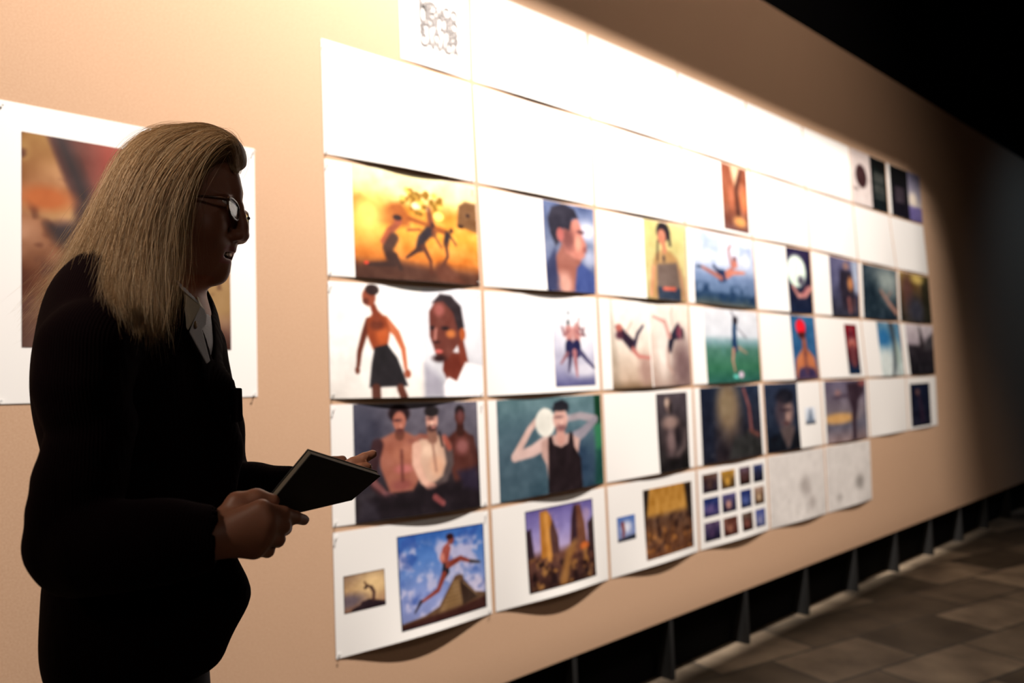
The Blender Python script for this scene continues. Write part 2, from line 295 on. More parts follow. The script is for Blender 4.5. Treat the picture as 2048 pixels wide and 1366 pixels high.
def p_arch(c):
    c.bg([(0, (150, 124, 106)), (.4, (190, 156, 118)), (1, (150, 112, 92))]).e(.72, .35, .42, .4, (232, 200, 152), 1.4).e(.1, .7, .4, .2, (120, 106, 112), 1)
    c.p([(.15, 1), (.2, .92), (.38, .86), (.42, .78), (.6, .74), (.75, .8), (.98, .88), (1, 1)], (56, 42, 48), .03)
    c.l([(.7, .8), (.72, .58), (.66, .44)], (.045, .045), (84, 60, 58), .04).l([(.66, .44), (.55, .36)], .03, (70, 48, 46), .03).e(.52, .42, .045, .04, (58, 42, 42)).l([(.55, .38), (.5, .26)], .02, (84, 56, 50), .03)
    for a in ([(0, 0), (0, 1)], [(0, 0), (1, 0)], [(1, 0), (1, 1)], [(0, 1), (1, 1)]): c.l(a, .012, (50, 44, 48), .012)
def p_prof(c):
    c.bg([(0, (104, 116, 150)), (.5, (118, 126, 150)), (1, (84, 96, 140))]).n(4, 40, 2).e(.85, .28, .2, .12, (196, 200, 216), 1).e(.9, .6, .15, .1, (160, 166, 188), 1)
    c.p([(.15, 1), (.2, .62), (.35, .45), (.72, .55), (.7, .7), (.78, .85), (.6, 1)], (150, 102, 92), .03)
    c.p([(.28, .36), (.5, .2), (.66, .14), (.74, .26), (.75, .34), (.84, .45), (.78, .5), (.8, .58), (.7, .63), (.62, .62), (.4, .56)], (186, 128, 116), .025)
    c.e(.45, .4, .14, .14, (126, 84, 82), .9).e(.66, .44, .07, .09, (214, 160, 142), .9).e(.72, .3, .08, .025, (96, 66, 70), .9).e(.8, .5, .04, .04, (140, 88, 84), .9)
    c.p([(.08, .2), (.16, .06), (.38, .0), (.6, .04), (.68, .14), (.55, .16), (.5, .3), (.36, .28), (.34, .4), (.22, .5), (.12, .36)], (56, 54, 66), .03).e(.31, .36, .07, .08, (170, 104, 100), .3)
    c.p([(0, .72), (.2, .52), (.22, .8), (.36, 1), (0, 1)], (60, 64, 92), .04).p([(.55, 1), (.62, .72), (.72, .66), (.9, .74), (1, .82), (1, 1)], (72, 86, 136), .04).e(.36, .92, .14, .14, (192, 148, 136), .8)
def p_braid(c):
    c.bg([(0, (206, 196, 138)), (1, (170, 160, 120))]).n(3, 20, 3)
    c.p([(.1, 1), (.15, .6), (.25, .42), (.4, .36), (.62, .36), (.8, .45), (.95, .7), (1, 1)], (170, 138, 98), .04)
    c.p([(.25, 1), (.28, .55), (.78, .5), (.85, .8), (.85, 1)], (112, 98, 92), .04).p([(.28, 1), (.26, .84), (.85, .84), (.85, 1)], (58, 68, 84), .03).p([(.4, .88), (.4, .84), (.72, .83), (.72, .87)], (216, 110, 88), .03).e(.45, .47, .04, .05, (84, 72, 70), .8)
    c.e(.46, .12, .17, .13, (50, 44, 50), .3).e(.42, .19, .1, .1, (190, 128, 106), .3).l([(.6, .12), (.62, .28)], .025, (50, 42, 48)).l([(.32, .25), (.3, .5)], .016, (56, 48, 50)).l([(.46, .27), (.48, .36)], .045, (186, 130, 104), .02)
    c.l([(.1, .95), (.2, .6)], .03, (190, 140, 112), .03).l([(.95, .95), (.85, .6)], .025, (160, 124, 102), .03)
def p_dive(c):
    c.bg([(0, (216, 222, 234)), (.4, (200, 206, 224)), (.6, (120, 138, 170)), (.8, (96, 116, 146)), (.86, (50, 72, 98)), (.95, (70, 84, 92)), (1, (96, 96, 90))]).nb(4, (150, 168, 204), .1, .6, 5, y1=.5).nb(8, (40, 62, 90), .0, .8, 6, y0=.72, y1=.95)
    c.l([(.58, .52), (.42, .62)], (.06, .05), (186, 120, 104), .02).p([(.36, .5), (.48, .5), (.5, .66), (.38, .68)], (44, 60, 92), .03).l([(.42, .62), (.28, .56), (.12, .5)], (.04, .02), (160, 108, 100)).l([(.4, .55), (.3, .46)], (.03, .02), (56, 60, 84))
    c.l([(.6, .52), (.82, .5)], (.035, .02), (196, 130, 112)).l([(.62, .48), (.56, .2), (.62, .12)], (.03, .014), (170, 116, 110)).e(.66, .33, .035, .05, (120, 70, 70)).e(.66, .4, .05, .06, (196, 130, 116), .6).l([(.05, .5), (.1, .5)], .02, (70, 84, 108))
def p_ball(c):
    c.bg([(0, (58, 50, 80)), (.6, (46, 46, 66)), (1, (34, 46, 70))]).e(.38, .36, .4, .25, (216, 236, 220), .2).e(.38, .3, .28, .16, (238, 244, 238), 1).e(.38, .3, .02, .2, (170, 200, 188), 1, .5).e(.55, .5, .14, .08, (90, 84, 100), 1)
    c.l([(.2, .6), (.4, .74), (.7, .72), (.95, .6)], (.03, .05), (196, 140, 134), .04).l([(.6, .72), (.8, .6)], .03, (170, 110, 112), .04)
def p_sit(c):
    c.bg([(0, (110, 108, 136)), (.4, (90, 90, 118)), (1, (60, 60, 72))]).n(4, 26, 3).p([(.75, 0), (1, 0), (1, .6), (.85, .55)], (176, 186, 206), .1)
    c.e(.56, .12, .1, .07, (160, 130, 124), .6).p([(.35, .2), (.75, .2), (.9, .8), (.4, .9), (.3, .5)], (56, 50, 62), .06).e(.7, .42, .1, .13, (190, 132, 92), .7).l([(.62, .7), (.65, .9)], .05, (150, 100, 96), .05).l([(.8, .7), (.78, .9)], .03, (120, 86, 86), .05)
def p_teal(c):
    c.bg([(0, (72, 84, 94)), (.4, (80, 92, 98)), (1, (42, 56, 68))]).n(5, 30, 3).e(.7, .25, .4, .3, (150, 160, 158), 1.3).e(.2, .6, .3, .4, (44, 58, 68), 1).l([(.5, .45), (.75, .7), (.95, .85)], (.03, .06), (178, 138, 124), .06).l([(.65, .6), (.8, .45)], .02, (160, 130, 120), .05).n(14, 14, 8)
def p_forest(c):
    c.bg([(0, (170, 146, 92)), (.25, (110, 88, 62)), (1, (60, 56, 50))]).n(7, 50, 5, .5).e(.25, .4, .18, .4, (104, 76, 70), 1).e(.5, .75, .3, .3, (70, 70, 80), 1).p([(.7, 0), (1, 0), (1, 1), (.75, 1)], (52, 52, 42), .2, .8).e(.6, .1, .2, .1, (206, 180, 110), 1)
def p_trio(c):
    c.bg([(0, (226, 226, 232)), (.35, (206, 206, 218)), (.7, (172, 170, 190)), (1, (96, 96, 136))]).n(3, 18, 3).e(.75, .8, .4, .1, (206, 204, 216), 1).e(.6, .3, .4, .3, (232, 232, 236), 1.2)
    sk = (190, 138, 134); dk = (48, 48, 84)
    for x, dx in ((.38, -.04), (.56, .05)):
        c.l([(x, .32), (x+.02, .5)], (.07, .05), sk, .03).l([(x, .32), (x+dx*3, .38), (x+dx*4, .28)], .016, (150, 104, 108)).l([(x, .5), (x, .58)], (.07, .075), dk, .02)
    c.l([(.62, .3), (.64, .16)], .012, (170, 116, 116)).e(.37, .22, .04, .035, (96, 96, 100), .6).e(.38, .10, .03, .02, (110, 120, 124), .8).l([(.66, .28), (.78, .38)], .015, (110, 84, 90)).e(.57, .24, .035, .03, (180, 140, 136), .8)
    c.l([(.32, .6), (.16, .72)], (.03, .014), (150, 110, 118)).l([(.4, .6), (.34, .82)], (.035, .014), (70, 62, 90)).l([(.5, .58), (.54, .88)], (.04, .016), (170, 116, 120)).l([(.64, .58), (.8, .68), (.98, .78)], (.035, .02), (80, 76, 108))
def p_leap_l(c):
    c.bg([(0, (238, 234, 228)), (.5, (222, 210, 198)), (.9, (190, 168, 150)), (1, (120, 98, 76))]).n(3, 14, 3).e(.85, .8, .2, .2, (170, 142, 132), 1).p([(0, 0), (.03, 0), (.2, 1), (0, 1)], (140, 128, 112), .1, .5)
    c.p([(.12, .3), (.28, .3), (.5, .42), (.62, .46), (.62, .56), (.5, .58), (.3, .46)], (54, 42, 58), .03).e(.22, .32, .09, .05, (180, 112, 102), .4).e(.22, .40, .1, .05, (90, 56, 70), .8)
    c.l([(.6, .5), (.68, .38), (.84, .28)], (.03, .016), (70, 60, 78)).l([(.4, .36), (.55, .24)], .014, (206, 176, 164)).l([(.55, .56), (.68, .64), (1, .66)], (.035, .016), (186, 124, 116))
def p_leap_r(c):
    c.bg([(0, (234, 226, 216)), (.6, (206, 188, 176)), (1, (160, 138, 128))]).n(3, 16, 6).e(.8, .75, .3, .35, (128, 106, 106), 1.2).e(.3, .5, .2, .4, (226, 214, 206), 1)
    c.p([(.4, .58), (.46, .42), (.6, .3), (.72, .22), (.8, .3), (.78, .42), (.6, .44), (.5, .6)], (48, 46, 62), .03).e(.74, .34, .07, .09, (128, 70, 84), .8).l([(.48, .4), (.38, .22), (.08, .16)], (.035, .016), (196, 150, 142)).l([(.42, .55), (.4, .75), (.5, .84)], (.02, .02), (186, 158, 148), .03).l([(.58, .26), (.54, .12), (.6, .02)], .014, (206, 176, 168)).e(.84, .36, .03, .08, (50, 40, 52), .6)
def p_kick(c):
    c.bg([(0, (214, 216, 222)), (.35, (206, 210, 218)), (.45, (130, 160, 166)), (.55, (84, 124, 112)), (.8, (62, 112, 88)), (1, (54, 100, 92))]).nb(9, (84, 128, 128), .1, .5, 4, y0=.42, y1=.62)
    c.l([(.55, .16), (.53, .3), (.53, .42)], (.05, .055), (40, 74, 108), .02).l([(.52, .44), (.53, .52)], (.06, .07), (40, 66, 100), .02).e(.56, .14, .05, .06, (56, 50, 60), .4).l([(.5, .55), (.47, .7), (.5, .85)], (.035, .016), (186, 142, 124)).l([(.6, .52), (.75, .6)], (.03, .016), (150, 136, 120)).l([(.6, .25), (.75, .38)], .012, (120, 120, 130)).l([(.54, .1), (.5, .02)], .012, (84, 80, 92))
    c.l([(.48, .92), (.54, .93)], .025, (110, 196, 186)).e(.61, .9, .05, .05, (206, 186, 204), .3)
def p_redhat(c):
    c.bg([(0, (60, 110, 150)), (1, (60, 90, 130))]).n(3, 20, 3).p([(.05, .9), (.12, .68), (.4, .52), (.6, .52), (.88, .66), (.98, .95), (.98, 1), (.05, 1)], (190, 122, 88), .03).l([(.5, .38), (.5, .58)], (.06, .08), (150, 92, 74), .03).p([(.1, 1), (.2, .84), (.5, .8), (.85, .84), (.98, 1)], (76, 66, 96), .06).l([(.5, .6), (.52, .9)], .03, (120, 80, 84), .06)
    c.e(.42, .24, .18, .13, (120, 60, 56), .4).e(.4, .17, .2, .12, (226, 44, 60), .2).e(.42, .3, .14, .05, (84, 44, 44), .5)
def p_red(c):
    c.bg([(0, (128, 30, 48)), (.4, (110, 40, 50)), (.7, (84, 50, 60)), (.85, (36, 52, 78)), (1, (28, 60, 84))]).p([(.2, .4), (.5, .05), (.85, .4), (.7, .5), (.3, .5)], (190, 130, 124), .06).e(.5, .22, .14, .1, (96, 40, 56), .6).e(.5, .42, .3, .08, (190, 116, 104), .7).l([(.5, .5), (.55, .75)], (.1, .12), (120, 72, 76), .08)
def p_wave(c):
    c.bg([(0, (110, 146, 168)), (.3, (96, 140, 170)), (.6, (186, 202, 206)), (1, (196, 206, 204))]).n(5, 40, 3).e(.25, .3, .25, .18, (60, 120, 168), .9).e(.25, .8, .3, .3, (214, 222, 220), 1).l([(.6, 0), (.7, .4), (.6, .8), (.5, 1)], (.1, .04), (70, 76, 84), .1).e(.8, .6, .1, .3, (170, 186, 178), 1)
def p_bw(c):
    c.bg([(0, (206, 196, 200)), (.38, (170, 158, 166)), (.44, (62, 56, 62)), (.7, (50, 46, 52)), (1, (40, 38, 44))]).n(8, 20, 3).l([(.5, .05), (.55, .4)], (.03, .12), (56, 50, 52), .08).p([(.7, .3), (1, .15), (1, .5), (.6, .5)], (80, 76, 80), .1)
def p_ballman(c):
    c.bg([(0, (106, 132, 138)), (.3, (90, 114, 124)), (1, (62, 84, 96))]).n(4, 22, 3).e(.15, .7, .3, .4, (80, 100, 112), 1).e(.75, .75, .2, .3, (56, 74, 94), 1).p([(.93, 0), (1, 0), (1, .32), (.93, .34)], (30, 70, 50), .03).p([(.92, .34), (1, .32), (1, 1), (.94, 1)], (56, 128, 82), .06, .8).p([(.94, .62), (1, .6), (1, 1), (.9, 1)], (42, 80, 76), .06)
    sk = (206, 176, 168)
    c.l([(.42, .14), (.28, .32), (.14, .58)], (.03, .045), sk, .015).l([(.14, .58), (.3, .54), (.44, .46)], (.045, .075), (206, 178, 172), .02).l([(.64, .24), (.78, .22), (.93, .27)], (.035, .045), (166, 156, 162), .015).l([(.93, .28), (.8, .4), (.7, .46)], (.04, .07), (150, 144, 154), .02)
    c.p([(.38, .46), (.5, .4), (.66, .4), (.76, .47), (.72, .72), (.66, 1), (.44, 1), (.42, .7), (.38, .6)], (190, 158, 150), .02).e(.43, .26, .095, .15, (228, 226, 218), .12).e(.43, .3, .07, .1, (206, 204, 196), 1, 0, .4)
    c.p([(.45, .42), (.48, .40), (.5, .5), (.57, .54), (.64, .5), (.66, .38), (.69, .4), (.7, .55), (.76, .68), (.76, 1.02), (.42, 1.02), (.44, .65)], (44, 34, 38), .012)
    c.l([(.57, .3), (.57, .44)], (.055, .07), (196, 152, 142), .02).e(.575, .24, .072, .12, (206, 166, 156), .15).p([(.5, .15), (.52, .06), (.6, .03), (.66, .08), (.66, .18), (.62, .13), (.54, .14)], (46, 46, 54), .02).e(.58, .12, .08, .035, (50, 50, 56), .5).e(.58, .33, .05, .04, (134, 96, 96), .9).e(.56, .215, .05, .01, (104, 78, 82), .9).e(.585, .28, .012, .02, (228, 190, 178), .9)
def p_dark1(c):
    c.bg([(0, (86, 78, 84)), (.6, (62, 56, 58)), (1, (40, 38, 38))]).n(3, 14, 3).p([(.18, .4), (.3, .32), (.62, .32), (.8, .42), (.85, .7), (.7, .86), (.25, .84), (.15, .6)], (74, 64, 66), .06).e(.42, .38, .26, .09, (150, 128, 122), .9).e(.42, .62, .14, .16, (124, 106, 106), .9).e(.66, .58, .1, .14, (46, 40, 44), .9).l([(.92, .5), (.85, .72), (.6, .8)], .03, (100, 88, 88), .06)
    c.e(.38, .16, .11, .1, (120, 102, 98), .5).e(.33, .12, .07, .06, (186, 164, 150), .9).e(.45, .2, .06, .08, (50, 44, 46), .9).p([(0, 1), (.2, .86), (.8, .86), (1, 1)], (36, 32, 34), .08)
def p_blurball(c):
    c.bg([(0, (50, 62, 82)), (.5, (48, 50, 62)), (1, (50, 42, 46))]).n(4, 16, 3).e(.45, .3, .2, .42, (124, 106, 90), 1).e(.42, .25, .14, .25, (140, 124, 102), 1).l([(.72, .05), (.8, .3), (.82, .62)], (.03, .03), (140, 90, 88), .04).l([(.8, .64), (.95, .72)], .03, (120, 76, 68), .05).p([(.5, .72), (.75, .64), (1, .8), (1, 1), (.4, 1)], (58, 58, 58), .1).e(.15, .9, .03, .03, (120, 112, 106), .8).p([(0, 0), (.18, 0), (.2, 1), (0, 1)], (36, 42, 58), .12, .8)
def p_darkface(c):
    c.bg([(0, (58, 66, 86)), (1, (36, 44, 58))]).e(.6, .42, .24, .26, (140, 116, 112), .5).e(.6, .2, .28, .12, (40, 40, 50), .5).e(.45, .44, .16, .2, (80, 70, 78), .9).e(.6, .4, .2, .02, (62, 50, 58), .8).e(.66, .5, .05, .05, (170, 140, 130), 1).e(.62, .6, .1, .02, (84, 58, 62), .8).p([(.4, .66), (.85, .64), (.8, .9), (.6, 1), (.45, .85)], (96, 84, 84), .06).p([(0, 1), (.05, .8), (.42, .72), (.6, 1)], (28, 34, 44), .06).p([(.62, 1), (.85, .72), (1, .78), (1, 1)], (28, 32, 40), .05)
def p_tower(c): c.bg([(0, (226, 230, 238)), (.7, (190, 200, 214)), (1, (60, 66, 80))]).p([(.3, .8), (.45, .1), (.6, .05), (.7, .8)], (106, 120, 140), .08)
def p_street(c): c.bg([(0, (112, 104, 124)), (.5, (130, 120, 128)), (.75, (106, 104, 118)), (1, (150, 130, 130))]).n(4, 24, 3).e(.3, .62, .4, .09, (206, 164, 112), .7).e(.3, .2, .07, .05, (150, 118, 118), .8).p([(.52, .05), (.95, .0), (.95, .2), (.8, .35), (.72, .7), (.7, 1), (.6, 1), (.62, .5), (.55, .3)], (70, 56, 66), .06).e(.92, .05, .12, .06, (140, 88, 88), .7).l([(.55, .25), (.2, .28)], .02, (84, 70, 84), .05)
def p_night(c): c.bg([(0, (30, 38, 62)), (1, (40, 40, 56))]).n(6, 26, 3).l([(.4, .2), (.5, .5), (.55, .8)], (.06, .12), (62, 48, 66), .1).e(.36, .2, .1, .08, (110, 84, 84), .7)
def p_ruin(c):
    c.bg([(0, (110, 100, 158)), (.3, (150, 140, 190)), (.5, (176, 160, 196)), (.6, (110, 76, 66)), (.8, (88, 62, 56)), (1, (60, 42, 40))]).nb(5, (190, 160, 176), .1, .5, 3, y1=.5)
    c.p([(.0, .6), (.0, .25), (.07, .22), (.1, .6)], (62, 46, 56), .02).p([(.19, .62), (.2, .04), (.3, .03), (.36, .12), (.38, .3), (.42, .6)], (176, 122, 62), .015).p([(.32, .3), (.38, .15), (.45, .4), (.45, .6), (.34, .6)], (92, 66, 64), .02)
    c.p([(.62, .5), (.66, .2), (.7, .04), (.8, .04), (.86, .3), (.88, .6), (.64, .66)], (120, 82, 66), .02).p([(.66, .2), (.7, .04), (.74, .04), (.73, .5), (.64, .5)], (66, 48, 58), .03).p([(.9, .3), (1, .22), (1, .7), (.9, .65)], (70, 54, 56), .02).e(.84, .58, .07, .05, (206, 116, 64), .7)
    c.l([(.29, .1), (.31, .64)], .04, (206, 150, 84), .04).nb(9, (170, 126, 76), .05, .8, 5, y0=.6).nb(9, (46, 30, 32), .1, .9, 7, y0=.62).l([(.48, .95), (.6, .6), (.7, .5)], (.08, .03), (150, 110, 70), .08)
    for a in ([(0, 0), (0, 1)], [(0, 0), (1, 0)], [(1, 0), (1, 1)], [(0, 1), (1, 1)]): c.l(a, .008, (34, 30, 44), .008)
def p_sky(c): c.bg([(0, (90, 120, 180)), (1, (150, 156, 190))]).e(.5, .45, .3, .25, (216, 218, 232), 1).l([(.3, .3), (.35, .6), (.3, .8)], (.1, .06), (130, 62, 60), .05).p([(0, 1), (0, .9), (1, .8), (1, 1)], (46, 50, 60), .05)
def p_rock(c):
    c.bg([(0, (180, 134, 70)), (.35, (186, 140, 74)), (.45, (104, 78, 62)), (1, (112, 76, 56))]).n(12, 26, 3, .4).p([(0, 0), (.12, 0), (.05, .4), (0, .45)], (40, 36, 38), .04).p([(.84, 0), (1, 0), (1, .6), (.9, .5)], (52, 44, 42), .06).nb(9, (60, 42, 38), .05, .8, 5, y0=.42).nb(8, (176, 122, 70), .1, .7, 9, y0=.6)
def thumb(top, bot, hi, seed):
    def f(c): c.bg([(0, top), (.6, bot), (1, tuple(int(q*.7) for q in bot))]).n(4, 40, seed).e(.45, .6, .18, .25, hi, 1)
    return f
def p_logo(c): c.bg([(0, (206, 192, 188)), (1, (216, 204, 200))]).e(.5, .46, .3, .22, (72, 50, 52), .15).l([(.08, .72), (.3, .72)], .02, (120, 104, 100), .04)
def p_page1(c):
    c.bg([(0, (20, 26, 24)), (1, (26, 38, 42))])
    for i in range(12): c.l([(.2, .26+i*.045), (.85, .26+i*.045)], .014, (128, 124, 118), .02, .8 if i % 5 else .3)
def p_page2(c):
    c.bg([(0, (24, 20, 26)), (1, (34, 30, 42))])
    for i in range(7): c.l([(.25, .42+i*.045), (.75, .42+i*.045)], .014, (112, 100, 106), .02, .8)
def p_page3(c): c.bg([(0, (120, 116, 140)), (.5, (170, 164, 176)), (.68, (206, 196, 190)), (.7, (128, 118, 168)), (1, (112, 104, 150))]).e(.35, .55, .3, .15, (236, 222, 206), .8)
def p_brown(c):
    c.bg([(0, (150, 96, 78)), (.5, (150, 94, 70)), (1, (110, 78, 74))]).n(5, 24, 3).p([(.35, 0), (.7, 0), (.5, .32)], (226, 196, 164), .06).l([(.75, .05), (.55, .35), (.6, .75)], (.03, .04), (70, 46, 44), .06).e(.85, .5, .14, .2, (206, 126, 88), .9).e(.35, .5, .12, .2, (176, 112, 88), .9).e(.65, .85, .25, .08, (216, 158, 100), .9)
def p_sketch(c): c.bg([(0, (222, 216, 212)), (1, (222, 216, 212))]).e(.62, .52, .1, .14, (180, 172, 168), 1, .3).e(.72, .78, .07, .1, (186, 178, 174), 1).nb(9, (180, 174, 170), .35, .5, 4, y0=.4)
def p_sketch2(c): c.bg([(0, (222, 216, 212)), (1, (222, 216, 212))]).e(.72, .66, .1, .12, (160, 154, 150), 1).e(.25, .82, .07, .06, (186, 180, 176), 1)

# ------------------------------------------------------------------ the pinned sheets
m_paper = mat('white_paper', (236, 232, 228), .75, spec=.2)
m_print = printed('photo_print')
m_ink = mat('grey_ink', (128, 122, 120), .8)
m_pin = mat('clear_pin', (200, 200, 198), .2)
CR = {  # crossing points of the gaps, photo pixels, rows top to bottom
 0: [(637, 70), (943, 165), (1181, 238), (1361, 295), (1498, 340), (1611, 377), (1705, 407), (1778, 430), (1846, 450)],
 1: [(643, 311), (953, 369), (1189, 415), (1370, 450), (1505, 478), (1620, 499), (1716, 522), (1793, 539), (1857, 552)],
 2: [(650, 556), (964, 577), (1194, 592), (1376, 608), (1515, 622), (1628, 631), (1721, 638), (1798, 644), (1865, 650)],
 3: [(655, 804), (971, 797), (1203, 784), (1385, 773), (1524, 765), (1640, 760), (1734, 756), (1811, 753), (1871, 750)],
 4: [(660, 1061), (979, 1015), (1211, 970), (1392, 937), (1533, 911), (1648, 892), (1740, 877), (1817, 863), (1876, 852)],
 5: [(667, 1326), (988, 1230), (1220, 1162), (1399, 1105), (1540, 1062), (1655, 1029), (1745, 1000)]}
XZ = {r: [wall_pt(*p) for p in v] for r, v in CR.items()}
XZ[-1] = [(x+.004, z+.608*W_) for x, z in XZ[0]]
G = .0088
def sheet_quad(r, c, c2=None):                # row r sits between crossing rows r-1 and r
    c2 = c+1 if c2 is None else c2
    tl, tr, bl, br = XZ[r-1][c], XZ[r-1][c2], XZ[r][c], XZ[r][c2]
    return [(tl[0]+G, tl[1]-G), (tr[0]-G, tr[1]-G), (bl[0]+G, bl[1]+G), (br[0]-G, br[1]+G)]
def qpt(q, u, v):
    tl, tr, bl, br = [np.array(p) for p in q]
    return (tl*(1-u)[..., None]+tr*u[..., None])*(1-v)[..., None]+(bl*(1-u)[..., None]+br*u[..., None])*v[..., None]
def uv_of(q, X, Z):
    u = v = .5
    for _ in range(12):
        P = qpt(q, np.array(u), np.array(v)); e = np.array([X, Z])-P; h = 1e-3
        a = (qpt(q, np.array(u+h), np.array(v))-P)/h; b = (qpt(q, np.array(u), np.array(v+h))-P)/h
        s = np.linalg.solve(np.stack([a, b], 1), e); u += s[0]; v += s[1]
    return float(u), float(v)
def grid(nu, nv, u0=0, v0=0, u1=1, v1=1):
    u, v = np.meshgrid(np.linspace(u0, u1, nu), np.linspace(v0, v1, nv)); i = np.arange(nu*nv).reshape(nv, nu)
    F = np.stack([i[1:, :-1], i[1:, 1:], i[:-1, 1:], i[:-1, :-1]], -1).reshape(-1, 4); return u, v, F
def bow(u, v, b):
    A, T, S, k = b                            # bottom belly, top belly, side, skew
    x = np.clip(u, 0, 1)**k
    return .0011+.85*A*np.sin(np.pi*x)**1.4*np.clip(v, 0, 1)**2.2+T*np.sin(np.pi*np.clip(u, 0, 1))**2*(1-np.clip(v, 0, 1))**2+S*np.sin(np.pi*np.clip(v, 0, 1))*np.clip(u, 0, 1)
def make_sheet(q, b, name='photo_sheet', nu=34, nv=22):
    u, v, F = grid(nu, nv); P = qpt(q, u, v); y = -bow(u, v, b)
    ox, oz = q[2][0], q[2][1]
    V = np.stack([P[..., 0]-ox, y, P[..., 1]-oz], -1).reshape(-1, 3)
    Vb = V+np.array([0, .0005, 0]); n = len(V); i = np.arange(n).reshape(nv, nu)
    ring = np.concatenate([i[0, :], i[1:, -1], i[-1, -2::-1], i[-2:0:-1, 0]]); r2 = np.roll(ring, -1)
    m_ = len(ring); a_ = 2*n+np.arange(m_); b_ = np.roll(a_, -1)      # the paper's edge has vertices of its own, so the face stays evenly shaded
    FF = np.concatenate([F, F[:, ::-1]+n, np.stack([a_, b_, b_+m_, a_+m_], 1)])
    o = mesh(name, np.concatenate([V, Vb, V[ring], Vb[ring]]), FF, m_paper, smooth=True); o.location = (ox, 0, oz); return o
def add_pic(sh, q, b, u0, v0, u1, v1, fn, nu, nv, name='photograph', off=.0004):
    u0, v0, u1, v1 = max(u0, .002), max(v0, .003), min(u1, .998), min(v1, .997)
    u, v, F = grid(nu, nv, u0, v0, u1, v1); P = qpt(q, u, v); y = -bow(u, v, b)-off
    w = abs(P[0, -1, 0]-P[0, 0, 0]); h = abs(P[0, 0, 1]-P[-1, 0, 1])
    c = Cv(nu, nv, w/h); fn(c); c.n(9, 14, nu+nv)
    K = c.c.copy(); K[1:-1, 1:-1] = (4*c.c[1:-1, 1:-1]+2*(c.c[:-2, 1:-1]+c.c[2:, 1:-1]+c.c[1:-1, :-2]+c.c[1:-1, 2:])+c.c[:-2, :-2]+c.c[2:, 2:]+c.c[:-2, 2:]+c.c[2:, :-2])/16; c.c = K
    col = s2l(np.clip(c.c*1.1-26, 6, 242)).reshape(-1, 3)
    V = np.stack([P[..., 0]-sh.location.x, y, P[..., 1]-sh.location.z], -1).reshape(-1, 3)
    return mesh(name, V, F, m_print, sh, cols=col, smooth=True)
def px_rect(q, x0, yl0, x1, yb):              # photo pixels of top-left and bottom-right corners
    a = uv_of(q, *wall_pt(x0, yl0)); b = uv_of(q, *wall_pt(x1, yb)); return a[0], a[1], b[0], b[1]
# row, col, group, label, pictures: (x0,y_topleft,x1,y_botright or None for bleed, fn, nu, nv)
T_, B_ = 'T', 'B'
S = []
def sh(r, c, label, pics=(), A=None): S.append((r, c, label, pics, A))
blank = 'blank white spreads in the upper rows'
sh(1, 0, 'large blank white spread at top left of the grid above the golden running photograph', A=(.012, .001, 0, 1.2))
sh(1, 1, 'blank white spread above the portrait of the dark-haired man in profile', A=(.007, .001, 0, 1.0))
sh(1, 2, 'blank white spread above the photograph of the woman with a braid', A=(.006, .001, 0, 1))
sh(1, 3, 'white spread with brown and orange close-up photograph above the leaping player', [(1440, 322, 1498, 468, p_brown, 36, 60)], A=(.004, 0, 0, 1))
sh(1, 4, 'blank white spread above the photograph of hands holding a pale green ball', A=(.004, 0, 0, 1))
sh(1, 5, 'blank white spread just below and left of the dark round emblem page')
sh(1, 6, 'blank white spread directly under the page with the dark round emblem')
sh(1, 7, 'last blank white spread at the far right end of the second row')
sh(0, 1, 'blank white spread at the top edge of the picture, right of the printed text page', A=(.006, .001, 0, 1))
sh(0, 2, 'blank white spread in the top row, second to the right of the printed text page', A=(.005, .001, 0, 1))
sh(0, 3, 'blank white spread in the top row, above the brown and orange close-up photograph', A=(.004, .001, 0, 1))
sh(0, 4, 'blank white spread in the top row, fourth to the right of the printed text page', A=(.004, .001, 0, 1))
sh(0, 5, 'blank white spread in the top row, directly left of the dark round emblem page', A=(.003, .001, 0, 1))
sh(0, 6, 'spread with a dark round emblem on pale pink beside a black text page', [(1704, T_, 1740, B_, p_logo, 40, 60), (1740, T_, 1774, B_, p_page1, 40, 60)], A=(.003, 0, 0, 1))
sh(0, 7, 'black text page beside a pale violet page, top right corner of the grid', [(1780, T_, 1815, B_, p_page2, 36, 60), (1815, T_, 1845, B_, p_page3, 36, 60)], A=(.003, 0, 0, 1))
sh(2, 0, 'spread with golden photograph of three people running in dust under a tree', [(706, T_, 956, B_, p_run, 180, 140)], A=(.014, .002, 0, 1.3))
sh(2, 1, 'spread with bluish head portrait of a dark-haired man looking right', [(1087, T_, 1190, B_, p_prof, 80, 130)], A=(.012, .001, 0, 1.2))
sh(2, 2, 'spread with photograph of a woman with a long braid against yellow green', [(1288, T_, 1367, B_, p_braid, 70, 110)], A=(.010, 0, 0, 1.3))
sh(2, 3, 'spread with photograph of a player stretched sideways in the air before a cloudy sky', [(1387, T_, 1507, B_, p_dive, 110, 100)], A=(.006, 0, 0, 1.2))
sh(2, 4, 'spread with dark photograph of hands cupping a pale green ball', [(1574, T_, 1621, B_, p_ball, 50, 80)], A=(.005, 0, 0, 1.2))
sh(2, 5, 'spread with bluish photograph of a seated figure holding something orange', [(1660, T_, 1716, B_, p_sit, 50, 70)], A=(.004, 0, 0, 1))
sh(2, 6, 'spread filled by a dark teal photograph of a reaching arm', [(1725, T_, 1796, B_, p_teal, 60, 60)], A=(.004, 0, 0, 1))
sh(2, 7, 'spread filled by a brown forest photograph at the right end of the grid', [(1799, T_, 1863, B_, p_forest, 60, 60)], A=(.004, 0, 0, 1))
sh(3, 0, 'spread of a man in black shorts beside a large head portrait in white', [(650, T_, 970, B_, p_two, 210, 140)], A=(.014, .001, 0, .9))
